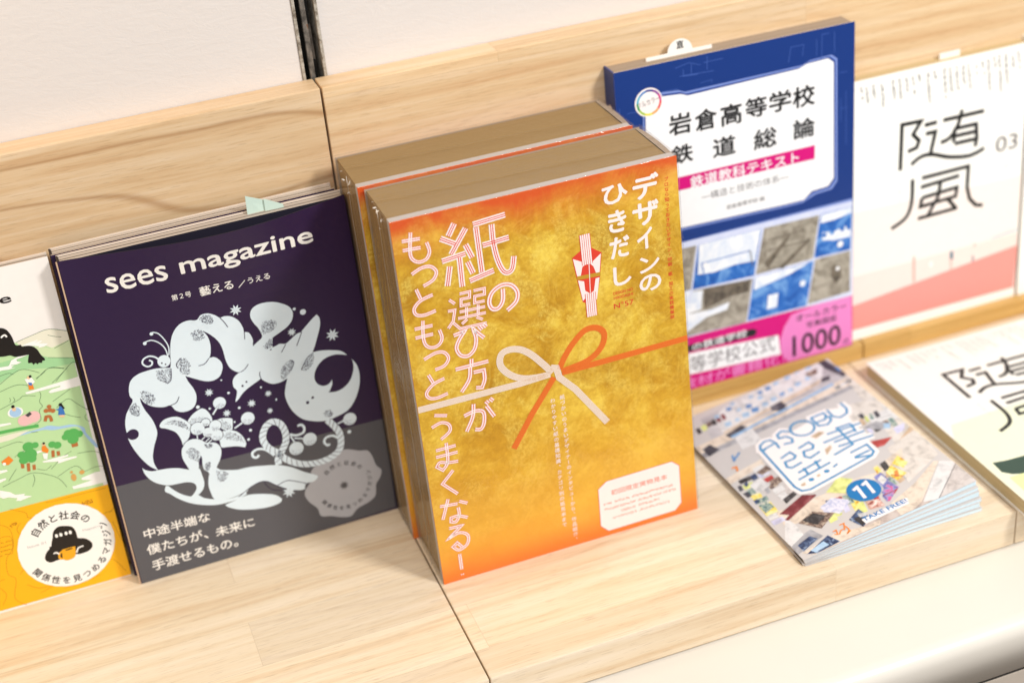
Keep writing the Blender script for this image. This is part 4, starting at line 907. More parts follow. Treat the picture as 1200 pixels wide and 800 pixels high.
  ["s","ink_line",3,0.28,1,[128.8,143.6,139.7,146.7,142.3,147.6,144.9,148.9,151.8,146.9]],
  ["s","ink_line",3,0.28,1,[161.0,140.1,165.7,142.2,173.1,145.5]],
  ["s","ink_line",3,0.28,1,[162.2,135.2,170.2,139.3,175.1,134.0,181.2,127.3]],
  ["s","ink_line",3,0.28,1,[163.5,152.6,169.1,156.3,174.6,160.1]],
  ["s","ink_line",3,0.28,1,[154.7,158.4,159.8,160.6,164.1,163.1,172.8,160.3]],
  ["s","ink_line",3,0.28,1,[131.8,155.5,142.8,157.3,150.4,154.3]],
  ["s","ink_line",3,0.28,1,[154.8,149.3,154.9,146.0,153.1,142.2,154.1,138.7,151.6,136.2,151.0,129.8,146.2,127.4]],
  ["s","ink_line",3,0.28,1,[165.6,129.8,169.7,126.9,174.8,124.2]],
  ["s","ink_line",3,0.28,1,[143.2,122.9,147.2,122.0]],
  ["s","ink_line",3,0.28,1,[122.3,117.8,132.8,118.9,136.7,117.5]],
  ["s","ink_line",3,0.28,1,[129.4,109.0,137.8,112.4]],
  ["s","ink_line",3,0.28,1,[148.9,93.8,157.6,100.1,163.9,102.6]],
  ["s","ink_line",3,0.28,1,[140.6,96.5,145.7,94.3,149.6,96.4]],
  ["s","ink_line",3,0.28,1,[167.2,99.9,176.5,98.6,180.3,96.3]],
  ["s","ink_line",3,0.28,1,[151.7,87.3,163.3,91.5,167.9,86.6]],
  ["s","ink_line",3,0.28,1,[167.7,85.6,175.8,87.0,180.4,86.1]],
  ["s","ink_line",3,0.28,1,[117.3,90.5,128.3,93.1,138.2,94.5,150.7,87.0,155.3,78.2]],
  ["s","ink_line",3,0.28,1,[137.4,93.5,137.4,89.6,134.9,85.0]],
  ["s","ink_line",3,0.28,1,[121.8,93.5,128.3,100.4]],
  ["s","ink_line",3,0.28,1,[178.9,125.7,177.5,124.0,178.0,121.6,179.5,120.0]],
  ["s","ink_line",3,0.28,1,[136.4,149.9,136.6,148.2,135.7,146.9]],
  ["s","ink_line",3,0.28,1,[138.6,149.7,139.1,148.0,138.0,146.5]],
  ["p","cloud_white",4,0,[146.3,150.9,181.8,152.6,180.8,146.1,161.0,146.1,159.9,147.2,162.0,148.4,167.7,148.7,167.9,149.5,148.8,149.4,146.9,149.6]],
  ["p","cloud_white",4,0,[145.0,100.9,161.2,100.9,161.4,99.8,155.5,99.4,166.3,98.2,166.1,97.2,158.8,96.9,154.8,96.5,153.5,96.9,154.7,97.8,145.2,100.0]],
  ["p","cloud_white",4,0,[165.4,81.8,174.9,83.3,180.7,82.8,182.7,76.8,182.6,73.9,173.2,75.8,162.5,75.8,158.0,77.3,165.9,77.9,171.8,78.3,165.5,80.3]],
  ["p","cloud_white",4,0,[126.4,134.0,132.7,133.2,133.1,132.0,125.9,132.2]],
  ["p","cloud_white",4,0,[118.4,102.4,122.5,101.8,123.1,100.5,117.9,100.2]],
  ["p","cloud_white",4,0,[116.9,96.2,120.8,96.1,120.3,94.9,116.3,93.9]],
  ["p","cloud_white",4,0,[142.6,108.9,148.2,108.6,148.0,107.6,142.8,107.5]],
  ["p","cloud_white",4,0,[130.6,172.2,144.8,170.8,140.8,169.5,135.3,169.3]],
  ["p","cloud_white",5,0,[151.4,182.6,160.8,183.6,161.3,183.9,162.1,183.2,159.6,182.4,164.2,182.6,164.3,182.1,162.0,181.1,167.6,179.6,165.0,178.2,160.9,178.3,162.0,179.1,156.5,181.1]],
  ["p","cloud_white",5,0,[135.8,171.3,141.3,171.3,142.6,173.1,143.4,174.4,147.8,175.7,154.4,176.2,154.6,175.4,146.6,174.3,146.7,172.9,149.1,171.7,146.2,171.0,142.7,171.5,142.6,169.4,145.3,169.1,140.7,168.9,135.3,169.6]],
  ["p","cloud_white",4,0,[115.0,88.7,120.7,85.5,123.2,82.7,129.4,81.6,128.1,80.5,133.1,78.6,125.2,77.5,122.7,78.4,124.1,79.8,118.8,82.2,115.5,82.3,113.8,83.9]],
  ["p","cloud_white",4,0,[158.7,77.7,166.7,76.4,176.6,75.9,178.5,74.3,168.5,74.5,158.7,75.5]],
  ["part","figure_print"],
  ["p","ink_black",6,1,[132.4,179.6,133.6,189.7,137.7,196.8,142.3,197.3,145.8,195.0,147.7,189.8,148.5,183.9,151.5,183.1,152.1,181.8,156.5,181.1,159.9,178.1,161.5,173.4,163.1,170.3,163.0,169.0,161.4,169.2,160.9,167.8,159.1,168.3,158.2,167.5,157.2,168.9,155.6,167.9,155.0,169.5,153.2,169.7,153.0,171.1,154.6,175.4,147.0,176.0,143.8,177.9,140.2,178.2]],
  ["s","cloud_white",7,1.1,1,[141.4,190.8,142.7,191.8,144.1,191.9,144.8,190.4]],
  ["p","river",2,1,[123.7,123.4,134.2,124.5,142.4,123.7,150.1,124.1,154.8,124.3,160.9,121.9,168.3,121.0,175.0,117.0,175.8,112.3,179.1,105.7,180.9,100.1,179.0,101.2,175.7,107.8,174.0,112.8,172.3,117.8,167.9,119.4,156.7,120.4,149.7,122.5,133.7,122.5,123.4,122.1]],
  ["p","hill_cream",2,1,[124.2,125.4,133.5,125.3,142.7,124.7,131.7,121.7,123.2,121.4]],
  ["s","tree_green",3,2.2,1,[123.1,128.3,135.0,127.6,143.2,126.7,148.7,126.1]],
  ["e","tree_green",5,139.1,113.7,3.5,3.2],
  ["e","tree_green",5,143.3,113.5,2.28,2.13],
  ["e","tree_green",5,133.8,109.3,2.54,2.39],
  ["e","tree_green",5,139.1,108.1,4.1,3.9],
  ["e","tree_green",5,134.2,105.2,2.91,2.74],
  ["e","tree_green",5,139.2,104.8,2.92,2.74],
  ["e","tree_green",5,153.5,110.8,2.39,2.23],
  ["e","tree_green",5,156.5,109.4,2.58,2.4],
  ["e","tree_green",5,167.6,114.2,4.2,3.9],
  ["e","tree_green",5,162.7,113.5,2.4,2.23],
  ["e","tree_green",5,171.2,113.2,2.59,2.4],
  ["e","tree_green",5,166.8,110.6,3.5,3.3],
  ["e","tree_green",5,164.7,115.7,2.58,2.39],
  ["e","pink_print",5,141.3,132.2,4.1,3.8],
  ["e","pink_print",5,147.1,133.2,4.3,4.0],
  ["e","pink_print",5,143.7,132.6,4.1,3.8],
  ["e","fruit_brown",5,157.9,137.3,1.45,1.34],
  ["e","fruit_brown",5,155.5,135.0,1.55,1.43],
  ["e","fruit_brown",5,157.8,134.8,1.55,1.43],
  ["e","fruit_brown",5,159.5,133.8,1.55,1.43],
  ["e","river",5,137.4,139.3,3.6,3.3],
  ["e","cloud_white",4,137.4,139.3,4.8,3.5],
  ["e","skin_print",6,137.1,141.6,1.26,1.26],
  ["e","ink_black",6,136.9,143.6,1.08,1.08],
  ["s","fruit_brown",4,2,0,[136.3,102.3,135.3,96.5]],
  ["s","fruit_brown",4,2,0,[132.8,103.4,132.3,99.7]],
  ["s","fruit_brown",4,2,0,[139.4,100.2,138.8,96.5]],
  ["s","fruit_brown",4,2,0,[153.0,106.6,152.1,101.8]],
  ["s","fruit_brown",4,2,0,[155.9,105.1,155.6,101.8]],
  ["s","fruit_brown",4,4,0,[167.0,109.5,166.9,105.0]],
  ["p","dark_grey_ink",6,0,[142.4,135.7,145.8,137.2,146.7,135.4,144.0,133.9]],
  ["p","orange_print",6,0,[149.7,158.8,151.8,158.2,152.1,151.7,148.9,152.1]],
  ["p","cloud_white",6,0,[148.1,159.8,152.3,160.1,153.7,156.5,152.1,155.4,149.0,156.3]],
  ["e","skin_print",7,150.7,160.3,1.08,1.08],
  ["e","ink_black",7,151.8,160.8,0.9,0.9],
  ["p","blue_print",7,0,[149.7,157.2,151.8,156.3,151.4,154.5,149.7,155.2]],
  ["p","blue_print",6,0,[163.7,135.6,165.9,135.1,166.2,129.0,161.9,130.0]],
  ["e","ink_black",7,164.9,136.7,1.1,1.1],
  ["s","ink_black",7,1.2,0,[165.4,136.3,166.4,133.3]],
  ["p","skin_print",6,0,[162.6,129.8,165.6,129.1,165.4,127.4,162.4,128.3]],
  ["p","blue_print",6,0,[161.0,134.4,163.8,134.1,163.4,132.6]],
  ["s","fruit_brown",6,2,1,[153.2,128.0,154.5,130.9,156.8,130.4,157.1,126.8]],
  ["p","orange_print",6,0,[147.0,111.2,149.0,111.9,150.7,107.8,149.4,105.5,146.2,108.1]],
  ["p","cloud_white",6,0,[146.3,106.4,149.6,105.7,148.2,101.4,146.3,102.5]],
  ["e","skin_print",6,148.5,112.6,1.1,1.1],
  ["e","ink_black",7,148.7,113.2,0.82,0.82],
  ["p","orange_print",6,0,[120.9,108.3,126.2,110.9,128.2,107.1,124.6,104.7,121.2,105.8]],
  ["e","cloud_white",7,122.2,106.2,1.08,1.08],
  ["e","deer_print",6,161.0,83.8,1.68,2.63],
  ["e","deer_print",6,160.5,87.9,0.93,0.93],
  ["e","deer_print",6,166.8,85.9,1.68,1.54],
  ["part","belly_band"],
  ["p","band_yellow",3,0,[51.6,73.6,111.1,73.1,181.3,72.1,180.3,0.74,93.1,1.75,43.0,2.53]],
  ["s","band_line",4,0.28,1,[117.7,73.5,126.1,68.1,127.2,63.8,135.7,62.3,137.6,65.6,142.2,66.7]],
  ["s","band_line",4,0.28,1,[108.9,64.6,114.0,59.0,113.0,46.0,106.8,38.8,105.0,27.2,108.7,21.9,104.7,8.2,110.6,0.51]],
  ["s","band_line",4,0.28,1,[121.3,61.8,118.1,57.6,119.9,51.7]],
  ["s","band_line",4,0.28,1,[154.8,15.2,163.8,14.8,171.1,16.5,177.6,4.5]],
  ["s","band_line",4,0.28,1,[167.1,49.1,174.5,52.0,179.0,51.9]],
  ["s","band_line",4,0.28,1,[177.3,44.3,179.3,32.8,181.6,22.5]],
  ["s","band_line",4,0.28,1,[114.4,15.7,121.0,10.6,131.9,9.5,121.1,6.5]],
  ["s","band_line",4,0.28,1,[106.5,54.9,109.8,55.1,113.5,52.5,111.3,41.2]],
  ["s","band_line",4,0.28,1,[162.8,59.9,166.1,64.1,168.9,64.5]],
  ["s","band_line",4,0.28,1,[161.6,64.2,163.0,60.5,168.7,63.3]],
  ["s","band_line",4,0.28,1,[98.7,24.0,102.1,24.2]],
  ["s","band_line",4,0.28,1,[97.5,19.0,100.2,12.5,96.3,5.7]],
  ["s","band_line",4,0.28,1,[112.1,24.7,116.4,28.7,120.9,24.4]],
  ["s","band_line",4,0.28,1,[136.5,5.1,147.9,5.2,161.0,7.5]],
  ["s","band_line",4,0.28,1,[140.1,71.3,146.5,70.5,156.4,70.6,178.6,70.0]],
  ["s","band_line",4,0.28,1,[180.2,62.1,180.9,55.2,176.6,51.3]],
  ["m","band_line",4,114.6,61.4,120.6,63.4,3,5],
  ["m","band_line",4,161.3,63.0,168.7,63.3,3,5],
  ["m","band_line",4,105.6,51.2,113.2,51.0,1,7],
  ["m","band_line",4,104.8,48.2,112.4,48.0,1,7],
  ["m","band_line",4,104.0,45.1,111.6,44.9,1,7],
  ["m","band_line",4,103.2,42.0,110.9,41.8,1,7],
  ["part","round_badge"],
  ["e","cloud_white",5,145.2,36.3,31.2,31.2],
  ["p","ink_black",6,1,[129.7,30.8,132.0,35.5,136.0,38.1,137.9,38.5,138.0,44.2,139.2,48.5,142.5,51.4,146.8,51.0,151.2,48.4,153.1,44.4,153.1,39.7,157.7,37.5,160.8,33.7,160.9,30.3,158.2,27.8,154.1,27.1,150.3,27.5,149.4,30.8,136.2,27.2,131.7,27.4]],
  ["p","ink_black",6,1,[135.4,35.6,138.6,46.0,142.3,50.7,147.1,50.9,151.8,48.4,153.2,42.4,151.8,32.7,149.4,30.8,142.5,30.5]],
  ["p","ink_black",6,1,[134.4,38.7,152.6,35.1,155.5,28.0,148.6,27.7,140.1,27.2,132.8,27.3]],
  ["p","mug_yellow",7,1,[141.7,34.1,150.1,34.0,149.3,28.1,147.0,25.5,142.4,25.3,140.7,28.4]],
  ["s","mug_yellow",7,1.4,1,[141.7,32.8,139.4,31.5,138.9,28.3,141.2,27.1]],
  ["s","ink_black",8,0.9,0,[143.7,33.0,148.2,33.0]],
  ["s","cloud_white",8,1.0,1,[135.8,32.8,137.6,33.2,139.2,31.4]],
  ["s","cloud_white",8,1.0,1,[150.1,28.9,151.9,32.0,155.4,32.5]],
  ["e","cloud_white",8,140.7,45.3,0.96,1.42],
  ["e","cloud_white",8,143.5,45.3,0.97,1.42],
  ["e","cloud_white",8,146.9,45.2,0.97,1.42],
  ["e","cloud_white",8,149.6,45.1,0.97,1.42],
  ["arc","ink_black",6,"自然と社会の",145.2,36.3,22.5,6.2,137,45],
  ["arc","ink_black",6,"関係性を見つめるマガジン",145.2,36.3,-26.5,5.6,212,376],
  ["t","light_grey_ink",6,"Issue 01",121.3,41.8,11.8,1.98,0,0],
  ["t","light_grey_ink",6,"Magazine",157.5,42.6,11.7,1.99,0,0],
 ],
 'asobu': [
  ["part","shop_photo_print"],
  ["p","ph_wall",1,0,[19.4,175.2,136.7,182.3,134.3,154.2,14.2,147.5]],
  ["p","ph_shelf",1,0,[25.1,148.1,91.2,154.8,110.2,157.8,118.0,165.4,55.2,159.1,24.3,155.1]],
  ["p","ph_white",1,0,[28.2,171.7,41.3,176.9,119.2,188.3,128.2,180.8,115.6,162.7,24.3,150.8]],
  ["p","ph_sky",2,0,[29.1,172.3,32.9,171.4,31.4,167.8,27.8,168.5]],
  ["p","ph_blue",2,0,[40.9,175.2,44.9,174.4,43.2,170.6,39.4,171.3]],
  ["p","ph_sky",2,0,[46.2,178.6,49.5,177.9,48.1,174.8,45.0,175.4]],
  ["p","ph_sky",2,0,[46.4,169.4,49.7,168.7,48.4,165.6,45.2,166.2]],
  ["p","ph_sky",2,0,[61.5,177.7,64.7,177.0,63.4,173.9,60.2,174.5]],
  ["p","ph_blue",2,0,[69.5,178.2,73.1,177.5,71.5,174.0,68.1,174.7]],
  ["p","ph_blue",2,0,[76.7,179.6,80.8,178.7,79.0,174.7,75.0,175.5]],
  ["p","ph_sky",2,0,[84.6,181.1,88.3,180.3,86.7,176.8,83.1,177.5]],
  ["p","ph_sky",2,0,[94.9,182.3,99.0,181.4,97.2,177.4,93.2,178.2]],
  ["p","ph_sky",2,0,[104.3,183.8,107.7,183.1,106.2,179.8,102.9,180.4]],
  ["p","ph_sky",2,0,[113.5,183.8,118.2,182.8,116.0,178.4,111.5,179.2]],
  ["p","ph_sky",2,0,[46.9,161.9,52.2,160.8,50.0,155.9,45.0,156.8]],
  ["p","ph_blue",2,0,[54.1,169.3,58.5,168.3,56.7,164.2,52.4,165.0]],
  ["p","ph_blue",2,0,[55.3,163.0,60.7,161.9,58.4,156.9,53.3,157.9]],
  ["p","ph_sky",2,0,[64.9,164.0,69.3,163.0,67.4,158.9,63.2,159.7]],
  ["p","ph_sky",2,0,[66.3,172.9,70.0,172.1,68.4,168.5,64.8,169.2]],
  ["p","ph_sky",2,0,[73.0,165.4,77.4,164.4,75.5,160.3,71.3,161.2]],
  ["p","ph_blue",2,0,[81.3,166.5,85.1,165.7,83.4,162.1,79.8,162.8]],
  ["p","ph_sky",2,0,[89.1,167.0,92.6,166.2,91.0,162.9,87.7,163.5]],
  ["p","ph_sky",2,0,[96.7,170.4,101.2,169.4,99.1,165.2,94.9,166.0]],
  ["p","ph_sky",2,0,[106.4,171.7,110.4,170.8,108.5,167.0,104.7,167.7]],
  ["p","ph_sky",2,0,[31.2,159.9,35.9,158.9,34.0,154.5,29.6,155.4]],
  ["p","ph_sky",2,0,[39.6,159.4,42.8,158.7,41.5,155.7,38.4,156.3]],
  ["p","ph_dark",3,0,[67.2,156.1,77.0,157.3,77.9,149.8,71.9,146.8,65.8,150.6]],
  ["p","ph_dark",3,0,[24.3,146.6,39.2,149.9,42.0,145.5,25.9,141.1]],
  ["p","ph_dark",3,0,[3.1,142.1,10.0,144.0,13.3,134.2,3.2,131.7]],
  ["p","ph_dark",3,0,[124.1,189.1,128.8,187.6,132.2,165.5,135.9,157.8,128.8,154.3,124.1,172.2]],
  ["p","ph_blue",4,0,[130.3,168.3,138.2,169.0,136.3,162.2,130.3,162.4]],
  ["p","ph_brown",3,0,[108.7,175.4,119.2,176.3,116.6,170.1,109.2,170.2]],
  ["p","ph_dark",3,0,[115.2,163.0,121.6,162.4,120.0,157.9,112.7,158.1]],
  ["p","ph_white",4,0,[130.8,190.9,139.0,184.0,138.1,172.7,131.3,175.8]],
  ["s","ph_lightblue",4,2.6,0,[26.7,141.5,54.0,144.7,74.0,146.3,118.2,151.3]],
  ["s","ph_blue",4,1.6,0,[22.6,122.8,14.6,116.8]],
  ["s","ph_blue",4,1.6,0,[16.9,123.1,14.6,115.8]],
  ["p","ph_wall2",1,0,[96.5,128.4,133.3,116.5,129.5,102.0,94.2,102.3]],
  ["p","ph_brown",2,0,[20.9,96.0,30.4,98.6,30.8,92.4,22.5,90.9]],
  ["p","ph_navy",2,0,[15.4,95.3,19.7,95.9,18.9,89.7,14.6,89.1]],
  ["p","ph_dark",2,0,[2.49,90.5,5.2,90.4,4.1,84.5,1.4,84.6]],
  ["p","ph_dark",2,0,[1.82,81.5,5.7,81.4,5.4,76.0,2.28,75.5]],
  ["p","ph_navy",2,0,[7.6,90.5,10.7,91.1,9.6,87.1,6.8,86.3]],
  ["p","ph_white",2,0,[9.9,86.8,20.1,88.8,21.6,78.0,10.0,75.3]],
  ["p","ph_brown",2,0,[23.2,82.5,31.4,83.1,30.6,76.9,22.0,74.8]],
  ["p","ph_grey",2,0,[15.8,76.6,19.3,77.8,17.8,71.4,15.1,71.5]],
  ["p","ph_navy",2,0,[3.9,70.5,7.0,71.0,6.2,66.9,3.2,66.4]],
  ["p","ph_teal",2,0,[4.0,64.0,11.2,66.0,12.0,57.0,3.7,54.1]],
  ["p","ph_black",2,0,[20.4,60.0,30.5,62.7,30.8,58.7,20.1,54.7]],
  ["p","ph_maroon",2,0,[10.6,48.0,33.1,56.1,41.1,51.0,17.0,42.4]],
  ["p","ph_pale",2,0,[36.7,38.6,48.9,40.5,55.6,33.6,44.1,27.6,35.1,30.8]],
  ["p","ph_limeyel",2,0,[48.0,48.6,60.6,57.0,67.0,51.2,61.3,44.1,49.9,47.2]],
  ["p","ph_tan",2,0,[74.9,109.0,88.3,107.9,77.6,105.8,72.7,103.5]],
  ["p","ph_dark",2,0,[111.0,108.2,114.7,108.4,113.9,102.6,111.0,102.8]],
  ["p","ph_red",2,0,[100.8,77.5,116.2,72.6,106.6,67.9,101.4,68.8]],
  ["p","ph_lav",2,0,[122.0,80.4,131.8,81.0,127.2,74.2,120.6,73.2]],
  ["p","ph_grey",2,0,[105.8,93.1,117.4,94.5,122.7,88.3,115.0,83.8]],
  ["p","ph_sky",2,0,[119.4,88.7,124.2,87.0,120.5,81.6,117.4,84.0]],
  ["p","ph_yellow",2,0,[98.9,48.0,107.2,53.4,108.3,46.7,103.0,39.1]],
  ["p","ph_white",2,0,[80.5,39.1,87.0,44.6,88.4,35.9,79.7,30.3]],
  ["p","ph_purple",2,0,[76.8,26.9,87.2,34.0,89.0,25.1,75.5,15.9]],
  ["p","ph_tan",2,0,[86.6,38.2,99.8,49.3,95.0,35.6]],
  ["p","ph_black",3,0,[22.5,60.6,30.6,62.9,30.8,58.9,20.2,54.6]],
  ["p","ph_maroon",3,0,[10.7,40.9,35.8,54.0,40.9,50.2,12.0,38.9]],
  ["p","ph_brown",3,0,[16.1,32.6,29.7,37.6,40.5,27.5,25.5,19.3]],
  ["p","ph_black",3,0,[19.3,33.5,29.2,35.8,34.6,28.6,25.1,23.9]],
  ["p","ph_navy",3,0,[4.2,14.2,15.2,17.5,18.1,12.3,4.3,7.0]],
  ["p","ph_navy",3,0,[4.8,3.6,25.0,11.3,28.5,1.58,10.5,0.45]],
  ["p","ph_sky",3,0,[8.2,5.1,19.7,8.0,21.0,2.95,10.0,1.79]],
  ["p","ph_limeyel",3,0,[47.3,48.8,62.4,57.8,69.2,50.3,59.0,38.8]],
  ["p","ph_pale",3,0,[35.1,36.8,47.1,42.2,55.6,31.4,42.7,24.7]],
  ["p","ph_lilac",3,0,[81.5,43.3,88.1,45.1,88.0,34.9,80.3,29.5]],
  ["p","ph_white",3,0,[81.7,39.6,87.0,42.5,87.1,35.6,81.8,32.8]],
  ["p","ph_purple",3,0,[75.0,23.5,85.5,31.1,89.3,24.9,74.2,16.4]],
  ["p","ph_yellow",3,0,[90.3,42.3,97.6,47.1,101.4,33.8,91.9,30.8]],
  ["p","ph_orange",3,0,[95.8,40.4,98.6,40.5,95.4,33.8,92.6,34.8]],
  ["p","ph_limeyel",3,0,[102.0,49.5,109.2,44.0,105.7,40.9,102.5,42.2]],
  ["p","ph_salmon",3,0,[63.6,24.4,71.7,22.6,71.3,14.2,61.0,16.5]],
  ["p","ph_navy",3,0,[44.3,16.1,55.3,21.8,56.7,10.0,48.1,4.8]],
  ["p","ph_black",3,0,[47.0,15.1,52.4,15.4,52.6,7.8,48.1,5.8]],
  ["p","ph_white",3,0,[52.0,17.8,56.9,16.3,55.9,12.8,51.4,13.9]],
  ["p","ph_white",3,0,[92.6,2.64,125.7,31.4,134.0,24.9,101.9,-1.08]],
  ["p","ph_cream",3,0,[75.0,13.6,99.3,21.8,122.6,33.8,125.2,31.7,91.7,3.3,73.2,-4.3]],
  ["p","ph_floor",3,0,[102.8,-0.7,132.9,23.4,137.1,17.9,131.5,-2.59]],
  ["p","ph_dark",3,0,[102.4,-0.37,132.4,22.7,132.7,22.5,102.5,-0.92]],
  ["s","ph_red",4,0.8,0,[82.6,21.0,87.4,24.1]],
  ["s","ph_red",4,0.8,0,[76.3,23.6,85.5,23.3]],
  ["s","ph_red",4,0.8,0,[91.9,38.7,97.2,32.5]],
  ["s","orange_print",4,0.9,1,[29.5,12.2,32.1,12.4,30.8,8.2,29.0,9.5]],
  ["s","orange_print",4,0.9,1,[36.6,15.3,39.8,15.1,37.0,9.8,34.8,10.4,31.6,7.5]],
  ["s","orange_print",4,0.9,1,[38.9,12.7,39.2,8.2,36.1,5.3,39.6,6.8]],
  ["s","orange_print",4,1.5,1,[9.3,110.3,12.7,109.9,11.0,104.9]],
  ["p","ph_cream",1,0,[0.27,147.6,136.0,152.1,135.4,142.8,-1.54,137.8]],
  ["p","ph_grey",1,0,[-1.54,137.8,135.4,142.8,134.3,138.2,-2.42,132.3]],
  ["p","ph_wall2",1,0,[131.6,168.4,144.4,165.1,136.4,77.4,113.5,64.5,126.6,137.6]],
  ["p","ph_tan",1,0,[113.5,64.5,136.4,77.4,134.8,65.0,112.9,55.9]],
  ["p","ph_wall2",1,0,[106.3,64.0,133.4,70.4,130.1,38.5,96.7,24.9]],
  ["p","ph_cream",1,0,[-0.09,103.0,31.3,107.0,29.8,100.3,-1.86,95.0]],
  ["p","ph_mauve",1,0,[8.2,5.1,74.0,6.3,112.1,13.2,133.0,14.2,131.6,-1.55,14.9,-4.7]],
  ["p","ph_floor",1,0,[101.4,-1.79,136.7,28.7,132.0,-1.88,129.6,-3.4]],
  ["p","ph_white",1,0,[115.1,120.0,142.6,117.9,140.1,90.4,113.9,85.7]],
  ["p","ph_grey",1,0,[-2.92,18.3,19.3,22.9,22.6,12.6,-0.53,6.4]],
  ["p","ph_white",1,0,[28.4,141.3,44.0,141.8,42.0,124.3,25.8,124.5]],
  ["p","ph_cream",1,0,[10.2,51.1,46.0,48.2,65.4,50.5,85.5,46.7,96.9,53.5,113.9,58.2,109.3,49.8,39.5,27.4,7.3,35.2]],
  ["p","ph_floor",1,0,[31.4,75.5,32.3,63.5,22.5,60.6]],
  ["p","ph_white",1,0,[12.0,43.2,13.9,33.2,13.0,21.2,0.65,15.7,-0.33,22.6]],
  ["p","ph_cream",1,0,[2.54,6.2,30.8,10.2,50.3,4.2,61.0,4.7,58.2,0.48,28.9,1.26,9.2,0.4]],
  ["p","ph_black",1,0,[6.0,95.6,5.6,91.2,14.9,91.2,15.2,95.7]],
  ["p","ph_limeyel",1,0,[5.5,89.1,5.1,84.0,12.9,84.0,13.3,89.1]],
  ["p","ph_teal",1,0,[5.0,82.6,4.6,76.8,13.2,76.8,13.7,82.7]],
  ["p","ph_yellow",1,0,[4.6,76.2,4.2,70.5,11.2,70.5,11.7,76.2]],
  ["p","ph_teal",1,0,[4.1,69.9,3.9,65.8,13.2,65.8,13.5,69.9]],
  ["p","ph_yellow",1,0,[3.7,63.6,3.3,57.7,12.3,57.7,12.7,63.6]],
  ["p","ph_yellow",1,0,[3.3,57.4,2.84,51.4,11.9,51.4,12.4,57.4]],
  ["p","ph_white",1,0,[2.83,51.3,2.47,46.1,9.4,46.1,9.8,51.2]],
  ["p","ph_lav",1,0,[2.4,45.2,2.05,40.3,10.9,40.2,11.3,45.1]],
  ["p","ph_white",1,0,[20.1,100.5,20.0,96.1,28.1,97.2,28.2,101.7]],
  ["p","ph_pale",1,0,[20.0,93.4,19.9,88.7,28.4,89.9,28.5,94.6]],
  ["p","ph_red",1,0,[19.8,86.4,19.8,81.7,27.6,82.8,27.8,87.5]],
  ["p","ph_brown",1,0,[19.7,79.4,19.6,73.9,26.1,74.8,26.2,80.3]],
  ["p","ph_white",1,0,[19.6,72.5,19.5,67.2,27.5,68.2,27.6,73.6]],
  ["p","ph_white",1,0,[19.4,65.7,19.3,59.6,25.8,60.5,25.9,66.6]],
  ["p","ph_red",1,0,[77.6,113.3,80.6,113.2,79.6,105.2,76.5,105.2]],
  ["p","ph_yellow",1,0,[82.2,113.1,85.4,113.0,84.2,103.8,81.0,103.8]],
  ["p","ph_red",1,0,[86.8,113.0,90.2,112.9,88.9,103.5,85.5,103.6]],
  ["p","ph_tan",1,0,[109.0,103.3,112.0,103.6,110.5,95.9,107.4,95.6]],
  ["p","ph_limeyel",1,0,[113.1,103.8,115.8,104.0,114.4,97.4,111.8,97.1]],
  ["p","ph_teal",1,0,[117.3,104.2,119.9,104.5,118.5,97.9,115.9,97.6]],
  ["p","ph_dark",1,0,[121.5,104.7,124.9,105.0,123.3,97.7,119.9,97.4]],
  ["p","ph_lav",1,0,[107.4,91.9,110.4,91.8,109.0,84.3,106.0,84.4]],
  ["p","ph_black",1,0,[111.8,91.8,115.8,91.7,114.3,83.7,110.3,83.8]],
  ["p","ph_sky",1,0,[116.2,91.7,119.3,91.6,117.8,84.1,114.7,84.2]],
  ["p","ph_brown",1,0,[120.6,91.6,124.6,91.5,122.9,83.4,119.0,83.5]],
  ["p","ph_teal",1,0,[125.0,91.5,128.9,91.4,126.9,81.7,123.1,81.8]],
  ["p","ph_navy",1,0,[42.1,41.9,46.6,40.9,44.8,31.2,40.4,32.2]],
  ["p","ph_red",1,0,[47.9,40.6,53.4,39.4,51.9,31.2,46.4,32.4]],
  ["p","ph_teal",1,0,[53.8,39.3,58.8,38.2,57.0,28.7,52.0,29.8]],
  ["p","ph_yellow",1,0,[86.6,51.7,90.4,52.4,89.2,45.0,85.3,44.3]],
  ["p","ph_black",1,0,[92.3,52.7,97.4,53.7,95.9,45.0,90.8,44.1]],
  ["p","ph_black",1,0,[98.0,53.8,101.7,54.5,100.3,46.5,96.6,45.8]],
  ["p","ph_red",1,0,[103.8,54.9,107.4,55.5,106.0,47.5,102.3,46.9]],
  ["p","ph_grey",1,0,[109.6,55.9,113.3,56.6,111.8,48.3,108.0,47.6]],
  ["p","ph_limeyel",1,0,[35.5,32.2,42.0,32.7,39.2,20.8,32.9,20.3]],
  ["p","ph_limeyel",1,0,[42.1,32.7,46.4,33.0,44.1,23.4,40.0,23.1]],
  ["p","ph_lav",1,0,[48.8,33.2,53.0,33.6,50.6,23.7,46.5,23.3]],
  ["p","ph_yellow",1,0,[55.4,33.8,61.5,34.2,58.4,21.7,52.4,21.3]],
  ["p","ph_limeyel",1,0,[57.3,26.9,62.1,26.7,59.1,16.3,54.3,16.5]],
  ["p","ph_tan",1,0,[63.3,26.7,67.8,26.6,65.1,17.3,60.7,17.5]],
  ["p","ph_red",1,0,[69.4,26.5,73.5,26.4,70.6,16.6,66.5,16.7]],
  ["p","ph_navy",1,0,[81.5,35.3,86.4,36.3,84.9,25.2,80.0,24.2]],
  ["p","ph_teal",1,0,[87.2,36.4,91.2,37.3,89.9,28.3,85.9,27.5]],
  ["p","ph_tan",1,0,[92.8,37.6,98.1,38.7,96.6,28.8,91.4,27.7]],
  ["p","ph_grey",1,0,[98.5,38.8,103.4,39.8,101.9,29.3,97.0,28.3]],
  ["p","ph_dark",1,0,[104.2,39.9,108.0,40.7,106.8,32.5,103.0,31.7]],
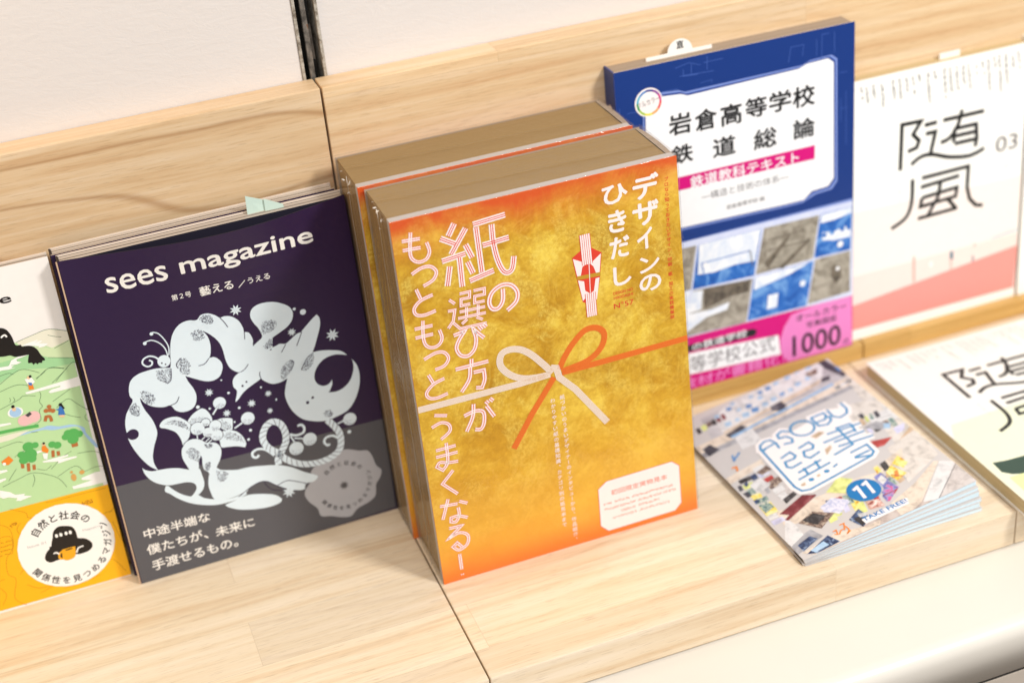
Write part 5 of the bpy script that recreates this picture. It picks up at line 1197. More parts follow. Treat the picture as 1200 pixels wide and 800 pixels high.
  ["p","ph_grey",1,0,[76.3,142.2,79.8,142.7,79.0,138.2,75.6,137.8]],
  ["p","ph_black",1,0,[81.3,142.9,84.5,143.3,83.8,139.6,80.7,139.2]],
  ["p","ph_white",1,0,[86.3,143.5,89.6,144.0,88.8,139.6,85.5,139.2]],
  ["p","ph_sky",1,0,[91.3,144.2,95.1,144.7,94.2,139.8,90.4,139.3]],
  ["p","ph_maroon",1,0,[96.3,144.8,99.7,145.3,98.8,140.5,95.4,140.0]],
  ["p","ph_brown",1,0,[101.3,145.5,105.7,146.1,104.9,141.7,100.5,141.1]],
  ["p","ph_brown",1,0,[106.4,146.2,110.6,146.7,109.7,142.4,105.5,141.8]],
  ["p","ph_pale",1,0,[111.4,146.8,116.0,147.4,115.3,143.8,110.7,143.2]],
  ["p","ph_sky",1,0,[116.5,147.5,121.2,148.1,120.4,143.9,115.6,143.3]],
  ["p","ph_white",1,0,[121.6,148.1,126.3,148.8,125.5,144.8,120.8,144.2]],
  ["p","ph_grey",1,0,[126.7,148.8,131.2,149.4,130.4,145.4,125.8,144.8]],
  ["p","ph_black",1,0,[10.3,166.2,13.6,166.7,12.8,160.0,9.5,159.4]],
  ["p","ph_limeyel",1,0,[14.8,166.9,19.0,167.6,18.2,161.1,14.1,160.4]],
  ["p","ph_brown",1,0,[19.4,167.7,23.8,168.4,23.2,163.3,18.8,162.6]],
  ["p","ph_black",1,0,[24.0,168.4,27.7,169.0,26.9,162.6,23.2,162.0]],
  ["p","ph_maroon",1,0,[28.6,169.2,31.9,169.7,31.1,163.5,27.8,163.0]],
  ["p","ph_maroon",1,0,[33.2,169.9,36.1,170.4,35.3,163.8,32.3,163.3]],
  ["part","logo_lettering"],
  ["s","sticker_white",5,7.0,0,[38.6,113.5,35.8,115.7,37.9,120.2,42.8,122.6,46.8,121.6,48.4,116.2,47.4,109.4]],
  ["s","sticker_white",5,7.0,0,[37.0,114.7,47.1,116.2]],
  ["s","sticker_white",5,7.0,0,[62.4,122.0,58.6,125.6,53.8,123.5,52.9,119.0,58.1,118.0,60.0,113.4,58.3,109.5,51.9,111.4]],
  ["s","sticker_white",5,7.0,0,[83.0,123.9,83.5,125.7,93.4,125.4,93.2,121.2,90.1,118.2,82.3,119.0]],
  ["s","sticker_white",5,7.0,0,[83.0,124.9,82.9,114.3,88.6,112.0,93.2,114.7,94.7,118.9,91.0,119.7]],
  ["s","sticker_white",5,7.0,0,[97.2,126.7,96.7,117.3,100.2,113.5,106.5,115.0,109.2,119.3,109.4,127.9]],
  ["s","sticker_white",5,7.0,0,[42.0,98.7,50.8,101.0,51.9,95.1,49.4,93.0,42.3,93.5,40.6,87.8,42.9,85.1,51.6,86.3]],
  ["s","sticker_white",5,7.0,0,[57.6,100.8,67.0,102.8,68.0,97.9,65.5,94.7,58.7,95.9,56.5,90.5,58.8,86.8,67.7,89.0]],
  ["s","sticker_white",5,7.0,0,[39.5,71.1,67.1,74.4]],
  ["s","sticker_white",5,7.0,0,[43.5,77.7,63.6,80.7]],
  ["s","sticker_white",5,7.0,0,[49.1,80.3,48.1,71.3]],
  ["s","sticker_white",5,7.0,0,[59.5,82.3,58.0,73.5]],
  ["s","sticker_white",5,7.0,0,[82.0,102.5,107.5,99.2]],
  ["s","sticker_white",5,7.0,0,[74.8,95.7,101.1,94.8]],
  ["s","sticker_white",5,7.0,0,[90.2,104.4,101.8,103.1]],
  ["s","sticker_white",5,7.0,0,[81.0,91.8,104.8,89.8]],
  ["s","sticker_white",5,7.0,0,[80.8,85.9,106.7,82.0]],
  ["s","sticker_white",5,7.0,0,[73.3,79.6,91.0,82.0]],
  ["s","sticker_white",5,7.0,0,[91.5,105.5,90.2,81.6]],
  ["s","sticker_white",5,7.0,0,[101.6,102.8,99.7,92.7]],
  ["s","sticker_white",5,7.0,0,[83.4,74.8,97.5,76.0,96.9,66.3,93.6,63.9,82.7,68.3]],
  ["s","sticker_white",5,7.0,0,[83.1,69.0,95.5,69.4]],
  ["s","sticker_white",5,7.0,0,[36.2,116.4,33.6,66.0,35.3,59.7,40.8,57.7,94.0,63.6]],
  ["p","sticker_white",5,0,[37.9,117.2,36.2,61.2,93.7,65.8,98.3,76.3,107.9,123.7,99.7,125.8]],
  ["s","logo_blue",6,1.8,0,[38.6,113.5,35.8,115.7,37.9,120.2,42.8,122.6,46.8,121.6,48.4,116.2,47.4,109.4]],
  ["s","logo_blue",6,1.8,0,[37.0,114.7,47.1,116.2]],
  ["s","logo_blue",6,1.8,0,[62.4,122.0,58.6,125.6,53.8,123.5,52.9,119.0,58.1,118.0,60.0,113.4,58.3,109.5,51.9,111.4]],
  ["s","logo_blue",6,1.8,0,[83.0,123.9,83.5,125.7,93.4,125.4,93.2,121.2,90.1,118.2,82.3,119.0]],
  ["s","logo_blue",6,1.8,0,[83.0,124.9,82.9,114.3,88.6,112.0,93.2,114.7,94.7,118.9,91.0,119.7]],
  ["s","logo_blue",6,1.8,0,[97.2,126.7,96.7,117.3,100.2,113.5,106.5,115.0,109.2,119.3,109.4,127.9]],
  ["s","logo_blue",6,1.8,0,[42.0,98.7,50.8,101.0,51.9,95.1,49.4,93.0,42.3,93.5,40.6,87.8,42.9,85.1,51.6,86.3]],
  ["s","logo_blue",6,1.8,0,[57.6,100.8,67.0,102.8,68.0,97.9,65.5,94.7,58.7,95.9,56.5,90.5,58.8,86.8,67.7,89.0]],
  ["s","logo_blue",6,1.8,0,[39.5,71.1,67.1,74.4]],
  ["s","logo_blue",6,1.8,0,[43.5,77.7,63.6,80.7]],
  ["s","logo_blue",6,1.8,0,[49.1,80.3,48.1,71.3]],
  ["s","logo_blue",6,1.8,0,[59.5,82.3,58.0,73.5]],
  ["s","logo_blue",6,1.8,0,[82.0,102.5,107.5,99.2]],
  ["s","logo_blue",6,1.8,0,[74.8,95.7,101.1,94.8]],
  ["s","logo_blue",6,1.8,0,[90.2,104.4,101.8,103.1]],
  ["s","logo_blue",6,1.8,0,[81.0,91.8,104.8,89.8]],
  ["s","logo_blue",6,1.8,0,[80.8,85.9,106.7,82.0]],
  ["s","logo_blue",6,1.8,0,[73.3,79.6,91.0,82.0]],
  ["s","logo_blue",6,1.8,0,[91.5,105.5,90.2,81.6]],
  ["s","logo_blue",6,1.8,0,[101.6,102.8,99.7,92.7]],
  ["s","logo_blue",6,1.8,0,[83.4,74.8,97.5,76.0,96.9,66.3,93.6,63.9,82.7,68.3]],
  ["s","logo_blue",6,1.8,0,[83.1,69.0,95.5,69.4]],
  ["s","logo_blue",6,1.8,0,[36.2,116.4,33.6,66.0,35.3,59.7,40.8,57.7,94.0,63.6]],
  ["er","logo_blue",6,72.1,119.3,8.6,1.8],
  ["e","logo_blue",6,46.8,66.2,2.06,1.85],
  ["e","logo_blue",6,59.9,67.6,2.07,1.85],
  ["s","logo_blue",6,1.6,0,[65.7,68.6,70.1,70.1]],
  ["p","ph_tan",6,0,[71.6,107.4,79.4,108.7,82.1,105.5,73.5,102.9]],
  ["p","ph_tan",6,0,[71.7,88.9,77.4,90.6,76.4,87.2,69.4,82.6]],
  ["p","ph_tan",6,0,[37.9,65.7,41.8,66.5,40.9,63.4,38.2,63.5]],
  ["p","ph_tan",6,0,[51.6,67.8,54.7,68.3,54.0,65.9,51.7,65.7]],
  ["part","issue_badge"],
  ["e","badge_blue",7,68.7,35.8,11.6,11.6],
  ["s","sticker_white",8,2.3,0,[62.7,39.4,66.6,40.9,64.9,28.1]],
  ["s","sticker_white",8,2.3,0,[70.3,40.4,74.2,41.9,72.5,29.1]],
  ["p","sticker_white",7,0,[50.9,11.2,86.8,12.4,84.4,6.6,51.0,6.2]],
  ["t","badge_blue",8,"TAKE FREE!",51.6,8.5,33.2,3.9,0.07,0.0],
 ],
}

FONT_CACHE = {}
def glyphs(s, bold):
    key = (s, bold)
    if key in FONT_CACHE: return FONT_CACHE[key]
    c = bpy.data.curves.new('type', 'FONT'); c.body = s; c.offset = bold; c.resolution_u = 3
    o = bpy.data.objects.new('type', c); COL.objects.link(o)
    bpy.context.view_layer.update()
    me = bpy.data.meshes.new_from_object(o.evaluated_get(bpy.context.evaluated_depsgraph_get()))
    vs = [(v.co.x, v.co.y) for v in me.vertices]; fs = [tuple(p.vertices) for p in me.polygons]
    bpy.data.objects.remove(o); bpy.data.curves.remove(c); bpy.data.meshes.remove(me)
    FONT_CACHE[key] = (vs, fs); return vs, fs
def catmull(P, closed, sub=5):
    n = len(P)
    if n < 3: return P
    out = []
    rng = range(n) if closed else range(n - 1)
    def corner(i):
        if not closed and i in (0, n - 1): return True
        a, b, c = P[(i - 1) % n], P[i], P[(i + 1) % n]
        v1 = (b[0] - a[0], b[1] - a[1]); v2 = (c[0] - b[0], c[1] - b[1])
        d = math.hypot(*v1) * math.hypot(*v2)
        return d > 0 and (v1[0] * v2[0] + v1[1] * v2[1]) / d < .25
    for i in rng:
        p1, p2 = P[i], P[(i + 1) % n]
        p0 = p1 if corner(i) else P[(i - 1) % n]; p3 = p2 if corner((i + 1) % n) else P[(i + 2) % n]
        for k in range(sub):
            t = k / sub
            out.append(tuple(.5 * (2 * p1[q] + (p2[q] - p0[q]) * t + (2 * p0[q] - 5 * p1[q] + 4 * p2[q] - p3[q]) * t * t + (3 * p1[q] - p0[q] - 3 * p2[q] + p3[q]) * t ** 3) for q in (0, 1)))
    if not closed: out.append(P[-1])
    return out
def inside(p, P):
    r = False; j = len(P) - 1
    for i in range(len(P)):
        if (P[i][1] > p[1]) != (P[j][1] > p[1]) and p[0] < (P[j][0] - P[i][0]) * (p[1] - P[i][1]) / (P[j][1] - P[i][1]) + P[i][0]: r = not r
        j = i
    return r
def pairs(f): return [(f[i], f[i + 1]) for i in range(0, len(f), 2)]
def offset_line(P, d):
    out = []
    for i in range(len(P)):
        a = P[max(i - 1, 0)]; b = P[min(i + 1, len(P) - 1)]
        if 0 < i < len(P) - 1:
            v1 = Vector((P[i][0] - a[0], P[i][1] - a[1])); v2 = Vector((b[0] - P[i][0], b[1] - P[i][1]))
            if v1.length < 1e-6 or v2.length < 1e-6: continue
            v1.normalize(); v2.normalize(); t = v1 + v2
            if t.length < .2: t = v1
            t.normalize(); k = 1 / max(.45, t.dot(v1))
        else:
            t = Vector((b[0] - a[0], b[1] - a[1])); t.normalize(); k = 1
        out.append((P[i][0] - t.y * d * k, P[i][1] + t.x * d * k))
    return out

class Print:
    """flat ink shapes of one printed element, laid a hair above the cover's face"""
    def __init__(s, seed, rect=None): s.v = []; s.f = []; s.fm = []; s.mats = []; s.rng = random.Random(seed); s.rect = rect; s.k = 0
    def mi(s, m):
        if m not in s.mats: s.mats.append(m)
        return s.mats.index(m)
    def tri(s, m, L, P, T):
        s.k = (s.k + 1) % 70
        b = len(s.v); y = -(.06 + .05 * L + .0006 * s.k)
        k = s.mi(m)
        if s.rect and any(not (0 <= p[0] <= s.rect[0] and 0 <= p[1] <= s.rect[1]) for p in P):   # ink stops at the paper's edge
            P2 = []; T2 = []
            for t in T:
                Q = [P[i] for i in t]
                for ax, lim, sg in ((0, 0, 1), (0, s.rect[0], -1), (1, 0, 1), (1, s.rect[1], -1)):
                    R = []
                    for i in range(len(Q)):
                        p, q = Q[i], Q[(i + 1) % len(Q)]; dp = (p[ax] - lim) * sg; dq = (q[ax] - lim) * sg
                        if dp >= 0: R.append(p)
                        if dp * dq < 0: f = dp / (dp - dq); R.append((p[0] + (q[0] - p[0]) * f, p[1] + (q[1] - p[1]) * f))
                    Q = R
                    if not Q: break
                for i in range(1, len(Q) - 1): T2.append((len(P2), len(P2) + i, len(P2) + i + 1))
                P2 += Q
            P, T = P2, T2
        s.v += [(p[0], y, p[1]) for p in P]
        for t in T:
            t = list(t)
            if len(set(t)) < 3: continue
            if len(t) == 3:
                a, c, d = (P[i] for i in t)
                if (c[0] - a[0]) * (d[1] - a[1]) - (c[1] - a[1]) * (d[0] - a[0]) < 0: t.reverse()
            s.f.append([b + i for i in t]); s.fm.append(k)
    def poly(s, m, L, P):
        T = tessellate_polygon([[Vector((p[0], p[1], 0)) for p in P]]); s.tri(m, L, P, T)
    def ellipse(s, m, L, u, v, a, b, n=28): s.poly(m, L, [(u + a * math.cos(2 * math.pi * k / n), v + b * math.sin(2 * math.pi * k / n)) for k in range(n)])
    def stroke(s, m, L, w, P):
        l = offset_line(P, w / 2); r = offset_line(P, -w / 2); n = min(len(l), len(r))
        V = l[:n] + r[:n]
        s.tri(m, L, V, [q for i in range(n - 1) for q in ((i, n + i, n + i + 1), (i, n + i + 1, i + 1))])
    def text(s, m, L, t, u, v, w, h, bold, rot=0):
        vs, fs = glyphs(t, 0)
        x0 = min(p[0] for p in vs); x1 = max(p[0] for p in vs); y0 = min(p[1] for p in vs); y1 = max(p[1] for p in vs)
        sx = w / max(x1 - x0, 1e-6); sy = h / max(y1 - y0, 1e-6); c, q = math.cos(rot), math.sin(rot)
        P = []
        for p in vs:
            a = (p[0] - x0) * sx; b = (p[1] - y0) * sy; P.append((u + a * c - b * q, v + a * q + b * c))
        s.bold(m, L, P, fs, bold * h * .55)
    def bold(s, m, L, P, fs, d):
        for dx, dz in (((0, 0),) if d <= .001 else ((d, 0), (-d, 0), (0, d), (0, -d), (d * .7, d * .7), (-d * .7, -d * .7))):
            s.tri(m, L, [(p[0] + dx, p[1] + dz) for p in P], fs)
    def em(s, m, L, ch, cu, cv, size, rot=0, bold=.012):
        """one character set in an em square centred at cu, cv"""
        vs, fs = glyphs(ch, 0); c, q = math.cos(rot), math.sin(rot); k = size / .95; P = []
        for p in vs:
            a = (p[0] - .48) * k; b = (p[1] - .36) * k; P.append((cu + a * c - b * q, cv + a * q + b * c))
        s.bold(m, L, P, fs, bold * size)
    def op(s, o):
        t, m, L = o[0], o[1], o[2]
        if t == 'p': P = pairs(o[4]); s.poly(m, L, catmull(P, True) if o[3] else P)
        elif t == 's': P = pairs(o[5]); s.stroke(m, L, o[3], catmull(P, False) if o[4] else P)
        elif t == 'o':
            P = pairs(o[6]); P = catmull(P, False) if o[5] else P
            for d in o[4]:
                Q = offset_line(P, d)
                if len(Q) > 1: s.stroke(m, L, o[3], Q)
        elif t == 'e': s.ellipse(m, L, o[3], o[4], o[5], o[6])
        elif t == 'er': s.stroke(m, L, o[6], [(o[3] + o[5] * math.cos(k * .2), o[4] + o[5] * math.sin(k * .2)) for k in range(33)])
        elif t == 'x':
            u, v, r, n = o[3:7]
            for k in range(n):
                a = math.pi * 2 * k / n + .2; d = .16
                s.tri(m, L, [(u, v), (u + r * .5 * math.cos(a - d * 2.2), v + r * .5 * math.sin(a - d * 2.2)), (u + r * math.cos(a), v + r * math.sin(a)), (u + r * .5 * math.cos(a + d * 2.2), v + r * .5 * math.sin(a + d * 2.2))], [(0, 1, 2), (0, 2, 3)])
        elif t == 't': s.text(m, L, *o[3:10])
        elif t == 'd':
            n, r = o[3], o[4]; P = catmull(pairs(o[5]), True, 3)
            xs = [p[0] for p in P]; ys = [p[1] for p in P]; k = 0; tries = 0; cx = sum(xs) / len(xs); cy = sum(ys) / len(ys)
            while k < n and tries < n * 12:
                tries += 1
                p = (s.rng.uniform(min(xs), max(xs)), s.rng.uniform(min(ys), max(ys)))
                if not inside(p, P): continue
                k += 1; q = r * s.rng.uniform(.5, 1.15); a = s.rng.uniform(0, 6.28)
                V = [(p[0] + q * (1.5 if j % 2 else .7) * math.cos(a + j * 1.57), p[1] + q * (1.5 if j % 2 else .7) * math.sin(a + j * 1.57)) for j in range(4)]
                s.tri(m, L, V, [(0, 1, 2), (0, 2, 3)])
        elif t == 'r':                      # twist marks of a rope
            w, lw = o[3], o[4]; P = catmull(pairs(o[5]), False, 8); acc = 0
            for i in range(1, len(P)):
                d = (P[i][0] - P[i - 1][0], P[i][1] - P[i - 1][1]); dl = math.hypot(*d); acc += dl
                if acc > w * .72 and dl > 0:
                    acc = 0; tx, ty = d[0] / dl, d[1] / dl; nx, ny = -ty, tx; h = w * .5
                    c = P[i]; s.stroke(m, L, lw, catmull([(c[0] + nx * h - tx * h * .7, c[1] + ny * h - ty * h * .7), (c[0] - tx * .1 * h, c[1] - ty * .1 * h), (c[0] - nx * h + tx * h * .7, c[1] - ny * h + ty * h * .7)], False, 3))
        elif t == 'v':
            tx, a0, b0, a1, b1, em = o[3:9]; n = len(tx)
            for k, ch in enumerate(tx):
                f = k / (n - 1); du = dv = 0
                if ch in '、。': du, dv = em * .5, em * .5
                s.em(m, L, ch, a0 + (a1 - a0) * f + du, b0 + (b1 - b0) * f + dv, em, -math.pi / 2 if ch == 'ー' else 0)
        elif t == 'arc':
            tx, cu, cv, r, em, a0, a1 = o[3:10]; n = len(tx)
            for k, ch in enumerate(tx):
                a = math.radians(a0 + (a1 - a0) * k / (n - 1)); R = abs(r)
                s.em(m, L, ch, cu + R * math.cos(a), cv + R * math.sin(a), em, a - math.pi / 2 if r > 0 else a + math.pi / 2, .02)
        elif t == 'm':                      # print too small to read
            a0, b0, a1, b1, w, n = o[3:9]; dx, dy = a1 - a0, b1 - b0; d = math.hypot(dx, dy); dx /= d; dy /= d
            for k in range(n):
                f = (k + .5) / n * d
                if s.rng.random() < .06: continue
                for j in range(4):
                    q = s.rng.uniform(-.4, .4) * d / n; z = s.rng.uniform(-.45, .45) * w; c = (a0 + dx * (f + q) - dy * z, b0 + dy * (f + q) + dx * z)
                    e = s.rng.uniform(.25, .5) * min(w, d / n); t2 = s.rng.choice(((1, 0), (0, 1)))
                    s.stroke(m, L, w * .2, [(c[0] - t2[0] * e, c[1] - t2[1] * e), (c[0] + t2[0] * e, c[1] + t2[1] * e)])
    def refine(s, lim=5.0):
        out = []; om = []
        for f, m in zip(s.f, s.fm):
            st = [list(f)] if len(f) == 3 else [[f[0], f[i], f[i + 1]] for i in range(1, len(f) - 1)]
            while st:
                t = st.pop(); L = [math.dist(s.v[t[i]], s.v[t[(i + 1) % 3]]) for i in range(3)]; i = L.index(max(L))
                if L[i] > lim:
                    a, b, c = t[i], t[(i + 1) % 3], t[(i + 2) % 3]; s.v.append(tuple((s.v[a][q] + s.v[b][q]) / 2 for q in range(3))); n = len(s.v) - 1
                    st += [[a, n, c], [n, b, c]]
                else: out.append(t); om.append(m)
        s.f, s.fm = out, om
    def build(s, name, parent, warp, fine=False):
        if fine: s.refine()
        me = bpy.data.meshes.new(name)
        me.from_pydata([warp(Vector((x * MM, y * MM, z * MM))) for x, y, z in s.v], [], s.f)
        for m in s.mats: me.materials.append(M(m))
        me.polygons.foreach_set('material_index', s.fm); me.update()
        o = bpy.data.objects.new(name, me); COL.objects.link(o); o.parent = parent; return o

def print_cover(key, parent, warp, rect, fine=False):
    cur = None; made = []
    for o in ART[key]:
        if o[0] == 'part':
            cur = Print(len(made) + 3, rect); made.append((o[1], cur)); continue
        cur.op(o)
    for nm, p in made:
        if p.f: p.build(nm, parent, warp, fine)

# ------------------------------------------------------------------ books
def lean_warp(lean):
    sl, cl = math.sin(lean), math.cos(lean)
    return lambda c: Vector((c.x, c.y + c.z * sl, c.z * cl))
def slab(name, parent, warp, x0, x1, y0, y1, z0, z1, mat, bev=0, cuts=0, dent=None):
    bm = bmesh.new(); box(bm, x0, x1, y0, y1, z0, z1, bev)
    if cuts: bmesh.ops.subdivide_edges(bm, edges=[e for e in bm.edges if abs(e.verts[0].co.x - e.verts[1].co.x) > (x1 - x0) * .8 or abs(e.verts[0].co.z - e.verts[1].co.z) > (z1 - z0) * .8], cuts=cuts, use_grid_fill=True)
    bm.normal_update()
    if isinstance(mat, (list, tuple)):
        for f in bm.faces: f.material_index = 0 if f.normal.y * (1 if name == 'back_cover' else -1) > .8 else 1
    for v in bm.verts:
        if dent: v.co = dent(v.co)
        v.co = warp(v.co)
    return link(name, bm, mat, parent)

def paperback(name, label, cat, loc, yaw, lean, w, h, t, cover, page, spine=None, spine_side='left', group=None, inset=.0012, bow=None, art=None, ct_=.0006, spine_mat=None, edge=None):
    o = empty(name, label, cat, loc, yaw, group); W = lean_warp(lean)
    pb = slab('page_block', o, W, inset if spine_side == 'left' else inset, w - inset, ct_, t - ct_, .0008, h - .0009, [MATS['dark_inside'], page] if bow else page, 0)
    Wc = (lambda c: W(Vector((c.x, c.y - bow(c.x, c.z), c.z)))) if bow else W
    def Wa(c):
        if not bow: return W(c)
        q = bow(c.x, c.z); return Wc(Vector((c.x - .20 * q, c.y, c.z + .42 * q)))
    f = slab('front_cover', o, Wc, 0, w, 0, ct_, 0, h, [cover, MATS['dark_inside'] if bow else MATS['paper_edge']], 0, 22 if bow else 0)
    slab('back_cover', o, W, 0, w, t - ct_, t, 0, h, [cover, MATS['paper_edge']], 0)
    if spine_side == 'left': slab('spine', o, W, -.0004, .0010, ct_ * .2, t - ct_ * .2, .0002, h - .0002, spine_mat or cover, .0003)
    else: slab('spine', o, W, w - .0010, w + .0004, ct_ * .2, t - ct_ * .2, .0002, h - .0002, spine_mat or cover, .0003)
    if edge: slab('cover_edge', o, W, -.0012, -.0003, -.0001, .0012, .0004, h - .0004, edge)
    if art: print_cover(art, f, Wa, (w * 1000, h * 1000), fine=bool(bow))
    return o, W, f

# magazines at the left --------------------------------------------------
def bow(x, z):          # how far the slack cover stands off its pages near the head
    k = max(0.0, (z - .118) / .118); u = min(1, max(0, x / .1808))
    return .0155 * k * k * math.sin(math.pi * u ** 1.15) ** 1.1
purple, Wp, fp = paperback('magazine', 'dark purple magazine with a pale bird drawing and grey band, front copy of its stack', 'magazine', (-.0814, -.0707, .0), .0175, .0717, .1808, .2362, .0098,
    MATS['purple_cover'], pg_mag, bow=bow, art='purple', spine_mat=MATS['dark_spine'], edge=MATS['cover_edge_tan'], group='purple magazines in a stack')
purple2, Wp2, _ = paperback('magazine', 'second purple magazine, only its page edges showing behind the front copy', 'magazine', (-.0842, -.0603, .0), .0255, .0765, .1808, .2362, .0112,
    MATS['purple_cover'], pg_mag, spine_mat=MATS['dark_spine'], group='purple magazines in a stack')
# folded mint slip between the two copies
sl = empty('paper_slip', 'pale green folded paper slip sticking out of the purple magazine pages', 'paper slip', (-.0814, -.0707, 0), .0175)
for P in ([(118.5, 5, 228), (131.5, 5.2, 230), (131.8, 7.5, 241.5), (120.0, 7.2, 247.0)], [(130.0, 4.0, 228), (143, 4.2, 226), (142.2, 4.4, 237.5), (131.0, 6.2, 243.0)]):
    bm = bmesh.new(); V = [Vector(p) * MM for p in P]
    A = [bm.verts.new(Wp(v)) for v in V]; B = [bm.verts.new(Wp(v + Vector((0, .0003, 0)))) for v in V]
    bm.faces.new(A); bm.faces.new(B[::-1])
    for i in range(4): bm.faces.new((A[i], B[i], B[(i + 1) % 4], A[(i + 1) % 4]))
    link('slip_fold', bm, MATS['mint_slip'], sl)
wx = .1804
white, Ww, fw = paperback('magazine', 'white magazine with green landscape and yellow band, cut by the frame edge', 'magazine', (-.0864 - wx * math.cos(.0175), -.0577 - wx * math.sin(.0175), 0), .0175, .0717, wx, .2355, .0075,
    MATS['white_cover'], pg_mag, art='white', group='white landscape magazines in a stack')
paperback('magazine', 'second white magazine whose corner peeps out behind the front copy', 'magazine', (-.0864 - wx - .028, -.0577 + .0085, 0), .0175, .085, wx, .2372, .0075, MATS['white_cover'], pg_white, group='white landscape magazines in a stack')

# gold books in shrink film ----------------------------------------------
def gold_book(label, loc, yaw, lean, art):
    w, h, t = .183, .2567, .0556
    o = empty('gold_book', label, 'book', loc, yaw, 'gold books sealed in clear film'); W = lean_warp(lean)
    slab('page_block', o, W, .0012, w - .003, .0082, t - .0010, .0010, h - .0015, pg_tan, .0004)
    f = slab('front_cover', o, W, 0, w, 0, .0009, 0, h, [m_gold, MATS['orange_edge']], 0)
    slab('sample_pad', o, W, .0004, w - .0004, .00095, .0080, .0006, h - .0004, MATS['lilac_board'], .0006)
    slab('back_cover', o, W, 0, w, t - .0009, t, 0, h - .001, [m_gold, pg_grey], 0)
    # rounded spine on the right (bound at the right, Japanese style)
    bm = bmesh.new(); n = 8; A = []; B = []
    for k in range(n + 1):
        a = math.pi * k / n; y = .0009 + (t - .0018) * (1 - math.cos(a)) / 2; x = w - .003 + .0042 * math.sin(a) ** .6
        A.append(bm.verts.new(W(Vector((x, y, .0006))))); B.append(bm.verts.new(W(Vector((x, y, h - .0010)))))
    for k in range(n): bm.faces.new((A[k], A[k + 1], B[k + 1], B[k]))
    bm.faces.new(B); bm.faces.new(A[::-1]); link('spine', bm, pg_grey, o)
    if art: print_cover('gold', f, W, (183, 256.7))
    e = .00035                                       # film, its welded seams and gathered corner
    bm = bmesh.new(); box(bm, -.0007, w + .0012, -.0006, t + e, .0003, h + .0009, .0012, 3)
    bmesh.ops.subdivide_edges(bm, edges=[q for q in bm.edges if q.calc_length() > .05], cuts=14, use_grid_fill=True)
    rng = random.Random(int(loc[1] * 1e4))
    for v in bm.verts: v.co = W(v.co)
    fo = link('shrink_film', bm, m_film, o, True)
    bm = bmesh.new()
    def ribbon(P, wd, nrm):
        for i in range(len(P) - 1):
            a, b = Vector(P[i]), Vector(P[i + 1]); n_ = Vector(nrm); s_ = (b - a).cross(n_).normalized() * wd
            q = [bm.verts.new(W(x)) for x in (a - s_, b - s_, b + s_ + n_ * .0006, a + s_ + n_ * .0006)]; bm.faces.new(q)
    N = 44; zt = h + .0013
    ribbon([(-.0008 + (w + .001) * k / N, .030 + .0012 * math.sin(k * .9) * (1 if k < 12 else .25) + rng.uniform(-.0003, .0003) * (3 if k < 14 else 1) - .010 * (k / N), zt) for k in range(N + 1)], .00055, (0, 0, 1))
    ribbon([(-.0011, .0215 + .0006 * math.sin(k * .7) + rng.uniform(-.0002, .0002), .002 + (h - .002) * k / N) for k in range(N + 1)], .00045, (-1, 0, 0))
    for k in range(9):                              # crumpled ears of film at the head corner
        a = Vector((-.0012 + rng.uniform(-.0018, .0006), .012 + rng.uniform(0, .022), h + rng.uniform(-.009, .0015)))
        d1 = Vector((rng.uniform(-1, 1), rng.uniform(-1, 1), rng.uniform(-1, 1))).normalized() * .0016; d2 = Vector((rng.uniform(-1, 1), rng.uniform(-1, 1), rng.uniform(-1, 1))).normalized() * .0007
        bm.faces.new([bm.verts.new(W(x)) for x in (a - d1, a + d2, a + d1, a - d2)])
    link('film_weld', bm, m_weld, fo)
    return o
gold_book('gold and orange book sealed in clear film, standing in front of its twin', (.1033, -.1628, 0), .00286, .0512, True)
gold_book('gold and orange book sealed in clear film, standing behind its twin against the ledge', (.0998, -.1066, 0), .00286, .0580, False)

# blue railway textbook ---------------------------------------------------
blue, Wb, fb = paperback('textbook', 'dark blue railway textbook with white title panel and pink band', 'book', (.2938, -.0442, .0150), -.0021, .0268, .182, .257, .0182,
    MATS['blue_cover'], pg_grey, art='blue')
P = Print(5)
for i, c in enumerate(('ring_blue', 'ring_cyan', 'ring_yellow', 'ring_orange', 'ring_red')):
    P.ellipse('sticker_white' if i == 0 else c, 1, 0, 0, .001, .001, 6)
bm = bmesh.new()
bm_m = [M('sticker_white'), M('ring_blue'), M('ring_yellow'), M('ring_red'), M('ring_navy')]
def side_disc(a, b, cz, x, mi):
    V = [bm.verts.new(Wb(Vector((x, .0091 + a * math.cos(k * math.pi / 10), cz + b * math.sin(k * math.pi / 10))))) for k in range(20)]
    f = bm.faces.new(V[::-1]); f.material_index = mi
side_disc(.0062, .016, .216, -.00050, 0); side_disc(.0050, .0125, .217, -.00056, 1); side_disc(.0046, .0095, .2135, -.00062, 2); side_disc(.0038, .0062, .2095, -.00068, 3); side_disc(.0032, .0078, .2165, -.00074, 0)
link('spine_badge', bm, bm_m, [c for c in blue.children if c.name.startswith('spine')][0])
slab('endpaper', blue, Wb, .002, .180, .0006, .0013, .0008, .2567, MATS['salmon_edge'])
tk = empty('sales_slip', 'white paper slip with a round tab sticking out of the blue textbook', 'paper slip', (.2938, -.0442, .0150), -.0021)
bm = bmesh.new(); V = [(28, 200), (77, 200), (77, 258.6), (62.5, 258.6)] + [(53.2 + 9.2 * math.cos(math.radians(a)), 258.6 + 8.6 * math.sin(math.radians(a))) for a in range(12, 180, 12)] + [(43.9, 258.6), (28, 258.6)]
A = [bm.verts.new(Wb(Vector((x * MM, .0098, z * MM)))) for x, z in V]; B = [bm.verts.new(Wb(Vector((x * MM, .0102, z * MM)))) for x, z in V]
bm.faces.new(A); bm.faces.new(B[::-1])
for i in range(len(V)): bm.faces.new((A[i], B[i], B[(i + 1) % len(V)], A[(i + 1) % len(V)]))
